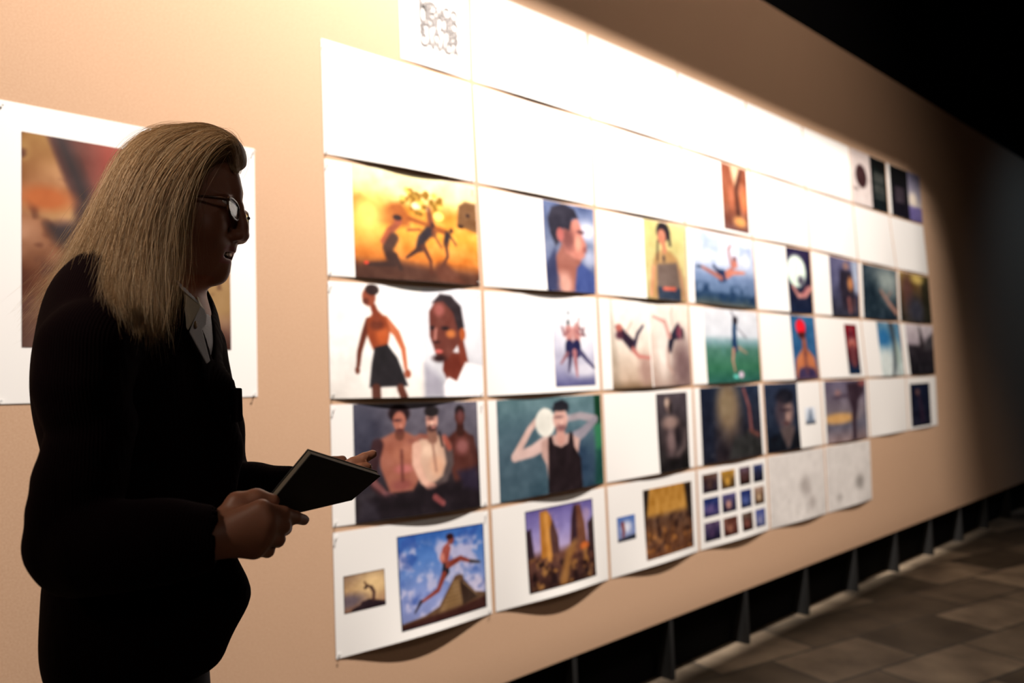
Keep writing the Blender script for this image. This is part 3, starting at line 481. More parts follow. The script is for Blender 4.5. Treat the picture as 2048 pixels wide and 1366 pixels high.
sh(3, 1, 'spread with pale violet photograph of overlapping athletes on its right side', [(1103, 608, 1191, 770, p_trio, 80, 110)], A=(.009, .001, 0, .7))
sh(3, 2, 'spread of two cream pages with dancers leaping in dark clothes', [(1221, T_, 1299, B_, p_leap_l, 70, 100), (1301, T_, 1377, B_, p_leap_r, 70, 100)], A=(.007, .002, 0, .9))
sh(3, 3, 'spread with photograph of a girl in blue kicking a ball on green grass', [(1410, T_, 1517, B_, p_kick, 90, 90)], A=(.007, 0, 0, .9))
sh(3, 4, 'spread with photograph of a bare back and bright red cap on blue', [(1584, T_, 1632, B_, p_redhat, 50, 80)], A=(.005, 0, 0, .9))
sh(3, 5, 'spread with a small deep red photograph of a figure with raised arms', [(1687, 648, 1722, 748, p_red, 36, 60)], A=(.004, 0, 0, 1))
sh(3, 6, 'spread with a pale blue and white splashing photograph', [(1758, T_, 1804, B_, p_wave, 40, 50)], A=(.004, 0, 0, 1))
sh(3, 7, 'spread with a black and white figure photograph at the right end of the grid', [(1815, T_, 1871, B_, p_bw, 46, 50)], A=(.004, 0, 0, 1))
sh(4, 0, 'spread with photograph of three bare-chested men against grey', [(708, T_, 958, B_, p_three, 200, 150)], A=(.013, .001, 0, 1.5))
sh(4, 1, 'spread of a man in black tank top holding a white ball on his shoulder', [(996, T_, 1206, B_, p_ballman, 170, 120)], A=(.013, .001, 0, 1.5))
sh(4, 2, 'spread with a narrow dark grey photograph of a bare torso', [(1311, 788, 1379, 936, p_dark1, 70, 100)], A=(.008, .001, 0, 1.1))
sh(4, 3, 'spread filled by a dark blurred photograph of a ball and an arm', [(1402, T_, 1522, B_, p_blurball, 90, 90)], A=(.007, .001, 0, 1.1))
sh(4, 4, 'spread with a dark face portrait left and a tiny pale picture right', [(1526, T_, 1597, B_, p_darkface, 60, 80), (1609, 815, 1631, 847, p_tower, 24, 24)], A=(.006, .001, 0, 1))
sh(4, 5, 'spread with a violet street photograph of a kicking leg', [(1651, T_, 1733, B_, p_street, 60, 70)], A=(.005, .001, 0, 1))
sh(4, 6, 'blank white spread between the violet street photograph and the last spread of its row', A=(.005, .001, 0, 1))
sh(4, 7, 'spread with a small dark night photograph, lowest at the right end of the grid', [(1819, 768, 1862, 848, p_night, 40, 50)], A=(.004, .001, 0, 1))
sh(5, 0, 'lowest left spread with a leaping man over a stepped pyramid and a small sunset picture', [(686, 1153, 770, 1208, p_arch, 70, 60), (793, 1074, 973, 1213, p_jump, 170, 150)], A=(.020, .001, 0, 1.0))
sh(5, 1, 'spread in the lowest row with golden rock towers under a violet sky', [(1049, 1024, 1191, 1150, p_ruin, 130, 110)], A=(.020, .001, 0, 1.1))
sh(5, 2, 'spread in the lowest row with a tiny sky picture and a golden brown rock wall', [(1233, 1036, 1271, 1076, p_sky, 36, 36), (1285, 981, 1387, 1092, p_rock, 90, 90)], A=(.012, .001, 0, 1.1))
TH = [((110, 84, 70), (60, 48, 60), (90, 70, 66)), ((190, 146, 66), (110, 84, 50), (206, 160, 80)), ((110, 92, 110), (76, 52, 48), (90, 66, 66)), ((84, 92, 134), (40, 44, 66), (56, 56, 76)),
      ((40, 60, 110), (90, 84, 130), (110, 96, 140)), ((110, 104, 146), (60, 56, 84), (196, 150, 140)), ((50, 64, 120), (70, 80, 120), (90, 104, 160)), ((176, 150, 136), (110, 84, 66), (206, 180, 150)),
      ((110, 92, 120), (62, 56, 84), (84, 66, 96)), ((110, 76, 66), (104, 66, 60), (150, 106, 90)), ((100, 84, 72), (84, 56, 52), (130, 84, 76)), ((84, 92, 150), (110, 116, 160), (150, 150, 180))]
THX = [(1402, 1430), (1436, 1465), (1476, 1499), (1505, 1525)]
sh(5, 3, 'contact sheet spread of twelve thumbnail photographs in the lowest row', 'contact', A=(.011, .001, 0, 1.1))
sh(5, 4, 'faintly sketched white spread right of the twelve thumbnail spread', [('full', p_sketch)], A=(.008, .001, 0, 1.2))
sh(5, 5, 'faintly sketched white spread at the right end of the lowest row', [('full', p_sketch2)], A=(.008, .001, 0, 1.3))
GR = 'spreads pinned in a grid on the kraft board'
for (r, c, label, pics, A) in S:
    q = sheet_quad(r, c); A = A or (.004, .001, 0, 1)
    A = (A[0], A[1]*.15, A[2], A[3])
    o = make_sheet(q, A); tag(o, label, 'photo print sheet', GR)
    if pics == 'contact':
        k = 0
        for iy in range(3):
            for ix in range(4):
                u0, u1 = (.075, .305) if ix == 0 else (.33, .56) if ix == 1 else (.625, .78) if ix == 2 else (.83, .985)
                u0, u1 = [(.06, .27), (.31, .51), (.575, .74), (.785, .945)][ix]
                v0 = .075+.305*iy; add_pic(o, q, A, u0, v0, u1, v0+.235, thumb(*TH[k], seed=k+3), 22, 22); k += 1
        continue
    for p in pics:
        if p[0] == 'full': add_pic(o, q, A, .01, .01, .99, .99, p[1], 70, 50, 'pencil_sketch'); continue
        x0, y0, x1, y1, fn, nu, nv = p
        ym = (CR[r][c][1]+(CR[r-1][c][1] if r-1 in CR else CR[r][c][1]-120))/2
        a = px_rect(q, x0, y0 if y0 != T_ else ym, x1, y1 if y1 != B_ else ym)
        u0, v0, u1, v1 = a
        if y0 == T_: v0 = 0
        if y1 == B_: v1 = 1
        if u1 > .97: u1 = 1
        if u0 < .03: u0 = 0
        add_pic(o, q, A, u0, v0, u1, v1, fn, nu, nv)
# half-width text page at the top
xl, _z = wall_pt(800, 60); q = sheet_quad(0, 0); q = [(xl, q[1][1]+.0), (q[1][0], q[1][1]), (xl, q[3][1]), (q[3][0], q[3][1])]
A = (.003, .001, 0, 1); o = make_sheet(q, A, 'text_page', 16, 22); tag(o, 'half-width white page printed with grey capital letters, at the top edge of the picture', 'text page')
lines = ['SOCCER', 'MEXICO', 'UNITED', 'STATES', 'CANADA']
w = q[1][0]-q[0][0]; h = q[0][1]-q[2][1]
for i, t in enumerate(['MEXICO', 'UNITED', 'STATES', 'CANADA']):
    fc = D.curves.new('printed_word', 'FONT'); fc.body = t; fc.size = .062; fc.space_line = .8; fc.extrude = .0002; fc.offset = .002
    fo = D.objects.new('printed_word', fc); COL.objects.link(fo); bpy.context.view_layer.update()
    me = D.meshes.new_from_object(fo.evaluated_get(bpy.context.evaluated_depsgraph_get())); D.objects.remove(fo)
    me.materials.clear(); me.materials.append(m_ink); xs = [vv.co.x for vv in me.vertices]; mn, mxx = min(xs), max(xs)
    for vv in me.vertices:
        x, z = (vv.co.x-mn)/(mxx-mn)*w*.56, vv.co.y
        X = w*.27+x; Z = h*(.54-i*.115)+z; vv.co = Vector((X, -.0045-vv.co.z*.5, Z))
    tw = D.objects.new('printed_word', me); COL.objects.link(tw); tw.parent = o; tw['label'] = 'word %s in grey capitals' % t
# large print on the left
a = [wall_pt(0, 199), wall_pt(508, 298), wall_pt(0, 808), wall_pt(515, 793)]
q = [(a[0][0]-.03, a[0][1]), a[1], (a[2][0]-.03, a[2][1]), a[3]]
A = (.0006, 0, 0, 1); o = make_sheet(q, A, 'large_print'); tag(o, 'large print of a bare leg in brown sand on the board behind the person', 'photo print')
a0 = uv_of(q, *wall_pt(43, 263)); a1 = uv_of(q, *wall_pt(462, 700)); add_pic(o, q, A, a0[0], a0[1], a1[0], a1[1], p_foot, 200, 200)
# push pins
def pin_proto():
    bm = bmesh.new(); prof = [(0, 0), (.0042, 0), (.0045, -.0015), (.0022, -.003), (.002, -.007), (.0038, -.0085), (.0038, -.010), (0, -.0102)]
    n = 14; rings = []
    for r_, y_ in prof[1:-1]: rings.append([bm.verts.new((.6*r_*math.cos(2*math.pi*k/n), y_*.6, .6*r_*math.sin(2*math.pi*k/n))) for k in range(n)])
    for a_, b_ in zip(rings, rings[1:]):
        for k in range(n): bm.faces.new((a_[k], a_[(k+1) % n], b_[(k+1) % n], b_[k]))
    bm.faces.new(rings[-1]); bm.faces.new(rings[0][::-1])
    me = D.meshes.new('push_pin'); bm.to_mesh(me); bm.free(); me.materials.append(m_pin); return me
pm = pin_proto()
def pin(X, Z, label, y=-.0032):
    o = D.objects.new('push_pin', pm); COL.objects.link(o); o.location = (X, y, Z); tag(o, label, 'push pin', 'push pins holding the prints')
x_, z_ = a[0]; pin(wall_pt(5, 211)[0], wall_pt(5, 211)[1], 'small clear push pin in the upper left corner of the large foot print')
pin(*wall_pt(507, 303), 'small clear push pin in the upper right corner of the large foot print')
pin(*wall_pt(2, 802), 'small clear push pin in the lower left corner of the large foot print')
pin(*wall_pt(509, 787), 'small clear push pin in the lower right corner of the large foot print')
names = {1: 'blank spread at top left', 2: 'golden running spread', 3: 'spread of the man in black shorts', 4: 'three men spread', 5: 'pyramid spread'}
for r in range(1, 6):
    q = sheet_quad(r, 0)
    for (k, dx, dz, nm) in ((0, .012, -.014, 'upper left'), (2, .012, .014, 'lower left'), (1, -.012, -.014, 'upper right'), (3, -.012, .014, 'lower right')):
        pin(q[k][0]+dx, q[k][1]+dz, 'clear push pin, %s corner of the %s' % (nm, names[r]))
# ------------------------------------------------------------------ the visitor: signed-distance sculpting on a graded grid
DP = 1.22; PHI = math.radians(16.2)
LS = np.array([math.sin(PHI), math.cos(PHI), 0]); RT = np.array([math.cos(PHI), -math.sin(PHI), 0])
PO = CAM+DP*LS; PO[2] = 0                     # the spot on the floor the visitor's frame is measured from
def Lp(px, py, d=0.0):                        # photo point at depth d -> the visitor's own frame (s, d, z)
    r_ = ray(px, py); t = (DP+d)/(r_@LS); q = CAM+t*r_; return np.array([(q-CAM)@RT, d, q[2]])
def seg(a, b, h):
    return np.linspace(a, b, max(2, int(round((b-a)/h))+1))
def axis(parts):
    o = [parts[0][0]]
    for a, b, h in parts: o += list(seg(a, b, h)[1:])
    return np.array(o)
class Vol:
    def __init__(s, X, Y, Z): s.ax = (X, Y, Z); s.F = np.full((len(X), len(Y), len(Z)), 1.0, np.float32)
    def win(s, lo, hi, pad):
        sl = [];
        for a, l, h in zip(s.ax, lo, hi):
            i, j = np.searchsorted(a, [l-pad, h+pad]); sl.append(slice(max(i-1, 0), min(j+1, len(a))))
        return tuple(sl), np.stack(np.meshgrid(*[a[q] for a, q in zip(s.ax, sl)], indexing='ij'), -1).astype(np.float32)
    def put(s, f, lo, hi, k=.01, op='u'):
        sl, P = s.win(lo, hi, k+.02)
        if P.size == 0: return s
        d = f(P).astype(np.float32); A = s.F[sl]
        if op == 'u': h = np.clip(k-abs(A-d), 0, None)/k; s.F[sl] = np.minimum(A, d)-h*h*k/4
        elif op == 's': d = -d; h = np.clip(k-abs(A-d), 0, None)/k; s.F[sl] = np.maximum(A, d)+h*h*k/4
        return s
    def ell(s, c, r, R=None, k=.01, op='u'):
        c = np.array(c, np.float32); r = np.array(r, np.float32)
        def f(P):
            q = P-c
            if R is not None: q = q@R
            a = np.sqrt((q/r)**2@np.ones(3, np.float32)); b = np.sqrt((q/r**2)**2@np.ones(3, np.float32))+1e-6; return a*(a-1)/b
        m = float(max(r)) if R is not None else r; return s.put(f, c-m, c+m, k, op)
    def cap(s, a, b, ra, rb=None, k=.01, op='u'):
        a, b = np.array(a, np.float32), np.array(b, np.float32); rb = ra if rb is None else rb; ab = b-a; L2 = float(ab@ab)+1e-9
        def f(P):
            t = np.clip((P-a)@ab/L2, 0, 1); q = P-a-t[..., None]*ab; return np.sqrt((q*q).sum(-1))-(ra+(rb-ra)*t)
        m = max(ra, rb); return s.put(f, np.minimum(a, b)-m, np.maximum(a, b)+m, k, op)
    def chain(s, P, r, k=.01, op='u'):
        for i in range(len(P)-1): s.cap(P[i], P[i+1], r[i], r[i+1], k, op)
        return s
    def sample(s, P):
        idx = []; w = []
        for q, a in enumerate(s.ax):
            i = np.clip(np.searchsorted(a, P[..., q])-1, 0, len(a)-2); idx.append(i); w.append(np.clip((P[..., q]-a[i])/(a[i+1]-a[i]), 0, 1))
        o = 0
        for dx in (0, 1):
            for dy in (0, 1):
                for dz in (0, 1):
                    o = o+s.F[idx[0]+dx, idx[1]+dy, idx[2]+dz]*(w[0] if dx else 1-w[0])*(w[1] if dy else 1-w[1])*(w[2] if dz else 1-w[2])
        return o
    def surf(s):
        F = s.F; F = F.copy(); F[0] = F[-1] = 1; F[:, 0] = F[:, -1] = 1; F[:, :, 0] = F[:, :, -1] = 1
        S = F < 0; n = [d-1 for d in F.shape]; cnt = np.zeros(n, np.int8)
        for a in (0, 1):
            for b in (0, 1):
                for c in (0, 1): cnt += S[a:a+n[0], b:b+n[1], c:c+n[2]]
        I = np.argwhere((cnt > 0) & (cnt < 8)); acc = np.zeros((len(I), 3)); num = np.zeros(len(I)); X, Y, Z = s.ax
        cs = [(a, b, c) for a in (0, 1) for b in (0, 1) for c in (0, 1)]
        val = {q: F[I[:, 0]+q[0], I[:, 1]+q[1], I[:, 2]+q[2]] for q in cs}
        pos = {q: np.stack([X[I[:, 0]+q[0]], Y[I[:, 1]+q[1]], Z[I[:, 2]+q[2]]], 1) for q in cs}
        for q in cs:
            for ax in range(3):
                if q[ax] == 0:
                    r = list(q); r[ax] = 1; r = tuple(r); va, vb = val[q], val[r]; m = (va < 0) != (vb < 0)
                    t = np.where(m, va/(va-vb+1e-12), 0); acc += m[:, None]*(pos[q]+t[:, None]*(pos[r]-pos[q])); num += m
        V = acc/num[:, None]; idx = np.full(n, -1, np.int64); idx[tuple(I.T)] = np.arange(len(I)); Q = []
        for ax in range(3):
            b, c = (ax+1) % 3, (ax+2) % 3; sl0 = [slice(1, -1)]*3; sl1 = [slice(1, -1)]*3
            sl0[ax] = slice(0, -1); sl1[ax] = slice(1, None); A = S[tuple(sl0)]; B = S[tuple(sl1)]
            J = np.argwhere(A != B); off = np.array([1, 1, 1]); off[ax] = 0; J = J+off; fl = S[tuple(J.T)]
            def g(db, dc):
                K = J.copy(); K[:, b] -= db; K[:, c] -= dc; return idx[tuple(K.T)]
            q = np.stack([g(1, 1), g(0, 1), g(0, 0), g(1, 0)], 1); q = np.where(fl[:, None], q, q[:, ::-1]); Q.append(q)
        return V, np.concatenate(Q)
def relax(V, Fq, it=2, w=.4):
    n = len(V); V = V.copy()
    E = np.concatenate([Fq[:, [0, 1]], Fq[:, [1, 2]], Fq[:, [2, 3]], Fq[:, [3, 0]]]); deg = np.bincount(E.ravel(), minlength=n)[:, None].astype(float)
    for _ in range(it):
        A = np.stack([np.bincount(E[:, 0], V[E[:, 1], k], n)+np.bincount(E[:, 1], V[E[:, 0], k], n) for k in range(3)], 1); V = V*(1-w)+w*A/deg
    return V

def vmat(name, rough=.55, sss=0):
    m = printed(name, rough); b = m.node_tree.nodes['Principled BSDF']; b.inputs['Specular IOR Level'].default_value = .4
    return m
m_skin = vmat('skin', .5)
nt = m_skin.node_tree; b = nt.nodes['Principled BSDF']; n_ = nt.nodes.new('ShaderNodeTexNoise'); n_.inputs['Scale'].default_value = 420; bp = nt.nodes.new('ShaderNodeBump'); bp.inputs['Strength'].default_value = .12; bp.inputs['Distance'].default_value = .001
tc_ = nt.nodes.new('ShaderNodeTexCoord'); nt.links.new(tc_.outputs['Object'], n_.inputs['Vector']); nt.links.new(n_.outputs['Fac'], bp.inputs['Height']); nt.links.new(bp.outputs['Normal'], b.inputs['Normal'])
b.inputs['Subsurface Weight'].default_value = .15; b.inputs['Subsurface Radius'].default_value = (.012, .004, .002); b.inputs['Subsurface Scale'].default_value = 1
def cord(name, col, ang):                     # fine-ribbed corduroy
    m = mat(name, col, .95, spec=.04); nt = m.node_tree; b = nt.nodes['Principled BSDF']
    tc = nt.nodes.new('ShaderNodeTexCoord'); mp = nt.nodes.new('ShaderNodeMapping'); mp.inputs['Rotation'].default_value = ang
    w = nt.nodes.new('ShaderNodeTexWave'); w.inputs['Scale'].default_value = 90; w.inputs['Distortion'].default_value = .4
    bp = nt.nodes.new('ShaderNodeBump'); bp.inputs['Strength'].default_value = .5; bp.inputs['Distance'].default_value = .001
    nt.links.new(tc.outputs['Object'], mp.inputs[0]); nt.links.new(mp.outputs[0], w.inputs['Vector']); nt.links.new(w.outputs['Fac'], bp.inputs['Height']); nt.links.new(bp.outputs['Normal'], b.inputs['Normal'])
    b.inputs['Sheen Weight'].default_value = .015; b.inputs['Sheen Roughness'].default_value = .5; b.inputs['Sheen Tint'].default_value = (*s2l((120, 50, 60)), 1); return m
m_jack = cord('corduroy', (13, 4, 6), (0, 0, math.radians(25)))
m_shirt = mat('shirt_cotton', (214, 214, 220), .8, bump=.2, bscale=600)
m_collar = mat('collar_cotton', (196, 186, 166), .8, bump=.2, bscale=600)
m_trou = mat('dark_denim', (30, 31, 40), .85)
m_shoe = mat('shoe_leather', (18, 15, 14), .45)

# frames ---------------------------------------------------------------
BA = math.radians(28); BF = np.array([math.cos(BA), -math.sin(BA), 0]); BR = np.array([-math.sin(BA), -math.cos(BA), 0])   # torso forward, near side
RB = np.stack([BF, BR, [0, 0, 1]], 1).astype(np.float32)
HA = math.radians(20); HF = np.array([math.cos(HA), -math.sin(HA), 0]); HL = np.array([math.sin(HA), math.cos(HA), 0])     # head forward, far side
H0 = Lp(350, 440, 0)
def H(x, y, z): return H0+x*HF+y*HL+np.array([0, 0, z])
RH = np.stack([HF, HL, [0, 0, 1]], 1).astype(np.float32)
def mid(px, py):                              # a point of the face's midline seen at this photo point
    d = 0
    for _ in range(6): q = Lp(px, py, d); x = (q[0]-H0[0])/math.cos(HA); d = -x*math.sin(HA)
    return x, q[2]-H0[2]
NECK = Lp(318, 612, 0.0)

# hands ----------------------------------------------------------------
NW = Lp(418, 1077, -.235)
NK = [Lp(522, 1020, -.252), Lp(532, 1046, -.256), Lp(526, 1073, -.252), Lp(508, 1097, -.244)]
NFG = [[NK[0], Lp(566, 1027, -.238), Lp(590, 1035, -.215), Lp(608, 1040, -.198)],
       [NK[1], Lp(566, 1052, -.240), Lp(570, 1057, -.212), Lp(545, 1056, -.196)],
       [NK[2], Lp(556, 1079, -.236), Lp(556, 1082, -.210), Lp(532, 1080, -.195)],
       [NK[3], Lp(536, 1102, -.228), Lp(535, 1104, -.206), Lp(514, 1100, -.193)]]
NTH = [Lp(448, 1046, -.225), Lp(474, 1006, -.222), Lp(512, 996, -.222), Lp(545, 1002, -.222)]
FW = Lp(598, 976, -.02)
FK = [Lp(668, 944, -.045), Lp(672, 956, -.055), Lp(670, 968, -.06), Lp(664, 980, -.058)]
FFG = [[FK[0], Lp(706, 926, -.05), Lp(728, 916, -.052), Lp(746, 908, -.052)],
       [FK[1], Lp(705, 945, -.062), Lp(722, 938, -.064), Lp(735, 934, -.062)],
       [FK[2], Lp(700, 960, -.068), Lp(716, 956, -.064), Lp(722, 954, -.052)],
       [FK[3], Lp(690, 975, -.064), Lp(702, 974, -.058), Lp(706, 972, -.048)]]
FTH = [Lp(615, 962, -.03), Lp(640, 940, -.02), Lp(664, 928, -.02), Lp(684, 922, -.022)]
FIN = [(.0095, .009, .0082, .007), (.0098, .0093, .0085, .0072), (.0093, .0088, .008, .0068), (.0083, .0078, .0072, .0062)]
NEARSH = Lp(180, 682, -.150); NELB = Lp(152, 1088, -.150); FARSH = Lp(366, 672, .12); FELB = Lp(400, 1000, .13)
def body(v):
    # head
    e = lambda c, r, k=.02, op='u': v.ell(H(*c), r, RH, k, op)
    hc = lambda a, b, ra, rb=None, k=.01, op='u': v.cap(H(*a), H(*b), ra, rb, k, op)
    e((.000, 0, .040), (.088, .070, .074)); e((.041, 0, .035), (.044, .056, .050), .02); e((.035, 0, -.022), (.050, .058, .052), .025)
    for y in (-1, 1):
        e((.058, y*.038, -.020), (.022, .022, .026), .022)
        hc((-.005, y*.050, -.050), (.045, y*.020, -.078), .017, .015, .03)
        hc((.066, y*.038, .030), (.080, y*.012, .033), .009, .008, .012)
    e((.052, 0, -.048), (.026, .034, .030), .022); e((.048, 0, -.078), (.020, .020, .014), .018)
    # midline of the profile
    prof = [(479, 342), (484.5, 366), (487.5, 388), (485, 405), (487.5, 420)]
    P = [mid(*p) for p in prof]; R_ = [.016, .016, .013, .008, .0075]
    P = [(p[0]-q, p[1]) for p, q in zip(P, (.003, .0055, .005, .006, .003))]
    for i in range(len(P)-1): hc((P[i][0]-R_[i], 0, P[i][1]), (P[i+1][0]-R_[i+1], 0, P[i+1][1]), R_[i], R_[i+1], .012)
    # nose
    P = [mid(487, 415), mid(491.5, 434), mid(496, 452), mid(499, 469)]; R_ = [.0065, .0065, .0072, .0092]
    for i in range(3): hc((P[i][0]-R_[i]-.0006, 0, P[i][1]), (P[i+1][0]-R_[i+1]-.0006, 0, P[i+1][1]), R_[i], R_[i+1], .008)
    t = mid(499, 471); hc((t[0]-.011, 0, t[1]-.001), (t[0]-.034, 0, t[1]+.001), .0080, .009, .006)
    for y in (-1, 1):
        e((t[0]-.018, y*.0115, t[1]-.002), (.0125, .0075, .0092), .006); e((t[0]-.017, y*.0075, t[1]-.0135), (.006, .0035, .0045), .003, 's')
        hc((t[0]-.030, y*.019, t[1]+.003), (.052, y*.032, -.055), .0035, .003, .010, 's')          # nasolabial fold
        e((.089, y*.031, .018), (.012, .0155, .0095), .012, 's'); e((.0745, y*.031, .017), (.0125, .0125, .0125), .004)
        e((.080, y*.031, .0275), (.010, .016, .0035), .008); e((.079, y*.031, .0075), (.0095, .0145, .003), .008)
    # lips, open mouth, chin
    P = [mid(468, 489), mid(468, 497), mid(466, 503)]
    for i in range(2): hc((P[i][0]-.0085, 0, P[i][1]), (P[i+1][0]-.0065, 0, P[i+1][1]), .0085, .0065, .010)
    u = mid(466, 501.5); l_ = mid(457, 522)
    for y in (-1, 1):
        hc((u[0]-.005, 0, u[1]), (u[0]-.022, y*.022, u[1]-.008), .0048, .0025, .006); hc((l_[0]-.0055, 0, l_[1]), (u[0]-.022, y*.021, u[1]-.010), .0056, .0025, .006)
    m1 = mid(462, 513); v.ell(H(m1[0]-.004, 0, m1[1]+.0005), (.018, .019, .0052), RH, .004, 's')
    P = [mid(454, 529), mid(452.5, 537), mid(448.5, 548), mid(442, 559)]; R_ = [.010, .010, .012, .013]
    P2 = [(p[0]-r*.97, 0, p[1]+(0 if i < 3 else .010)) for i, (p, r) in enumerate(zip(P, R_))]
    for i in range(3): hc(P2[i], P2[i+1], R_[i], R_[i+1], .012)
    hc((.030, 0, -.078), (-.010, 0, -.075), .012, .02, .02)                                     # under the chin
    for z in (.062, .056, .0495, .043): hc((.1035-abs(z-.05)*.1, -.006, z), (.088, -.032, z+.004), .0008, .0008, .003, 's')    # brow lines
    for y in (-1, 1): e((-.012, y*.071, -.002), (.016, .006, .028), .006)
    # neck and trunk
    v.chain([H(-.036, 0, -.045), NECK+[-.034, 0, 0], NECK+[-.03, 0, -.05]], [.048, .048, .060], .012)
    C = Lp(262, 770, 0)
    v.ell(C, (.096, .138, .19), RB, .04).ell(Lp(286, 980, 0), (.085, .115, .17), RB, .04).ell(Lp(286, 1180, 0), (.090, .125, .15), RB, .04)
    v.cap(NEARSH, FARSH, .045, .045, .05).cap(NECK+[0, 0, -.03], C, .07, .1, .04)
    # arms
    v.chain([NEARSH, NELB, NW], [.043, .036, .026], .02); v.chain([FARSH, FELB, FW], [.048, .038, .025], .02)
    # legs
    for sgn in (1, -1):
        hp = Lp(262, 1230, 0)+BR*sgn*.060; kn = hp*np.array([1, 1, 0])+np.array([.03, 0, .50]); an = kn*np.array([1, 1, 0])+np.array([-.03, 0, .09])
        v.chain([hp, kn, an], [.070, .052, .036], .02); v.cap(an+[0, 0, -.045], an+BF*.14+[0, 0, -.055], .033, .028, .02)
    # hands
    for Wr, K, FG, TH_, rb in ((NW, NK, NFG, NTH, .0135), (FW, FK, FFG, FTH, .0115)):
        c0 = Wr*.6+K[1]*.4
        for i, kk in enumerate(K):
            v.cap(Wr*.75+kk*.25, kk, .019-.001*i, rb, .012); v.chain(FG[i], [rb-.003+.0005]+list(FIN[i][1:]), .003)
        v.chain([c0*.3+Wr*.7]+TH_, [.019, .017, .0125, .0105, .009], .008)
xa = axis([(-.30, .10, .006), (.10, .42, .0026)])
X0 = axis([(-.24, -.09, .006), (-.09, .02, .004), (.02, .40, .0024)])
Y0 = axis([(-.34, -.27, .006), (-.27, .07, .0026), (.07, .30, .006)])
Z0 = axis([(-.01, .88, .012), (.88, .99, .006), (.99, 1.235, .0026), (1.235, 1.46, .006), (1.46, 1.80, .0022)])
vb = Vol(X0, Y0, Z0); body(vb)
V, Fq = vb.surf()
# keep the feet above the floor, then colour: skin, lips, dark brow hair
V = relax(V, Fq, 1, .3); V[:, 2] = np.maximum(V[:, 2], 0)
col = np.tile(s2l((142, 92, 70)), (len(V), 1)); q = V-H0; hx, hy, hz = q@HF, q@HL, q[:, 2]
up = mid(469, 501.5); lowp = mid(460.5, 523)
lm = (hx > up[0]-.030) & (abs(hy) < .026) & (((abs(hz-up[1]) < .0048) | (abs(hz-lowp[1]) < .0055))) & (hx > .045)
col[lm] = s2l((150, 84, 76)); inm = (hx > .04) & (hx < up[0]-.004) & (abs(hy) < .018) & (abs(hz-mid(462, 513)[1]) < .004); col[inm] = s2l((70, 26, 24))
rd = (hz < -.09) & (hx < .06) & (V[:, 2] > 1.4); col[rd] = s2l((150, 88, 62))
person = mesh('person', V, Fq, m_skin, smooth=True, cols=col)
person.matrix_world = Matrix(((RT[0], LS[0], 0, PO[0]), (RT[1], LS[1], 0, PO[1]), (0, 0, 1, 0), (0, 0, 0, 1)))
tag(person, 'person with long blond hair and glasses in dark corduroy jacket, in profile, holding a book', 'person')
def part(name, v, m, it=1, parent=None, label=None):
    V, Fq = v.surf(); V = relax(V, Fq, it, .4); o = mesh(name, V, Fq, m, parent or person, smooth=True)
    if label: o['label'] = label
    return o
# eyes and teeth
m_eye = mat('eye_white', (200, 192, 186), .2); m_iris = mat('iris', (60, 56, 50), .15); m_teeth = mat('teeth', (226, 214, 194), .3)
def ball(name, c, r, m, parent, sc=(1, 1, 1), seg_=16):
    bm = bmesh.new(); bmesh.ops.create_uvsphere(bm, u_segments=seg_, v_segments=seg_//2+2, radius=1)
    for v_ in bm.verts: p = RH@np.array([v_.co.x*r*sc[0], v_.co.y*r*sc[1], v_.co.z*r*sc[2]]); v_.co = Vector(p+c)
    me = D.meshes.new(name); bm.to_mesh(me); bm.free(); me.materials.append(m)
    for p in me.polygons: p.use_smooth = True
    o = D.objects.new(name, me); COL.objects.link(o); o.parent = parent; return o
for y in (-1, 1):
    e_ = ball('eye', H(.0775, y*.031, .0175), .0115, m_eye, person); ball('iris', H(.0855, y*.0305, .0175), .0052, m_iris, e_, (.8, 1, 1))
mt_ = mid(462, 513)
bmT = bmesh.new()
for i in range(-4, 5):
    a_ = i*.17; xx = mt_[0]+.004-.016*(1-math.cos(a_*1.7)); yy = .017*math.sin(a_*1.1)*1.2
    r = bmesh.ops.create_cube(bmT, size=1)
    for v_ in r['verts']:
        p = H(xx-.006+v_.co.x*.004, yy+v_.co.y*.0042, mt_[1]+.0042+v_.co.z*.0075); v_.co = Vector(p)
bmesh.ops.bevel(bmT, geom=bmT.edges[:], offset=.0006, segments=1, affect='EDGES')
me = D.meshes.new('teeth'); bmT.to_mesh(me); bmT.free(); me.materials.append(m_teeth); o = D.objects.new('teeth', me); COL.objects.link(o); o.parent = person

# jacket ---------------------------------------------------------------
def body_pt(f, r, z): return np.array([0, 0, 0])+BF*f+BR*r+np.array([0, 0, z])
vj = Vol(axis([(-.30, .40, .005)]), axis([(-.34, .30, .005)]), axis([(.80, 1.62, .005)]))
CT = Lp(268, 760, 0)
vj.ell(CT+[0, 0, .0], (.112, .156, .205), RB, .03).ell(Lp(288, 960, 0), (.103, .134, .18), RB, .03).ell(Lp(286, 1170, 0), (.114, .146, .155), RB, .03)
vj.ell(Lp(284, 1285, 0), (.106, .142, .10), RB, .04)
vj.cap(NEARSH+[.004, 0, -.002], FARSH+[0, 0, -.01], .055, .055, .04).cap(Lp(215, 610, -.06), Lp(320, 620, .06), .052, .05, .05)
# near sleeve with its folds
sl_ = [(176, 700, -.160, .058), (166, 770, -.165, .054), (170, 812, -.165, .049), (197, 850, -.165, .043), (176, 900, -.165, .048), (162, 960, -.165, .051), (148, 1022, -.165, .049), (145, 1080, -.160, .050), (160, 1110, -.160, .047)]
vj.chain([Lp(*q[:3]) for q in sl_], [q[3] for q in sl_], .007)
fs = [(158, 1100, -.165, .048), (200, 1098, -.195, .048), (260, 1090, -.218, .047), (330, 1082, -.232, .045), (405, 1077, -.238, .040)]
vj.chain([Lp(*q[:3]) for q in fs], [q[3] for q in fs], .02)
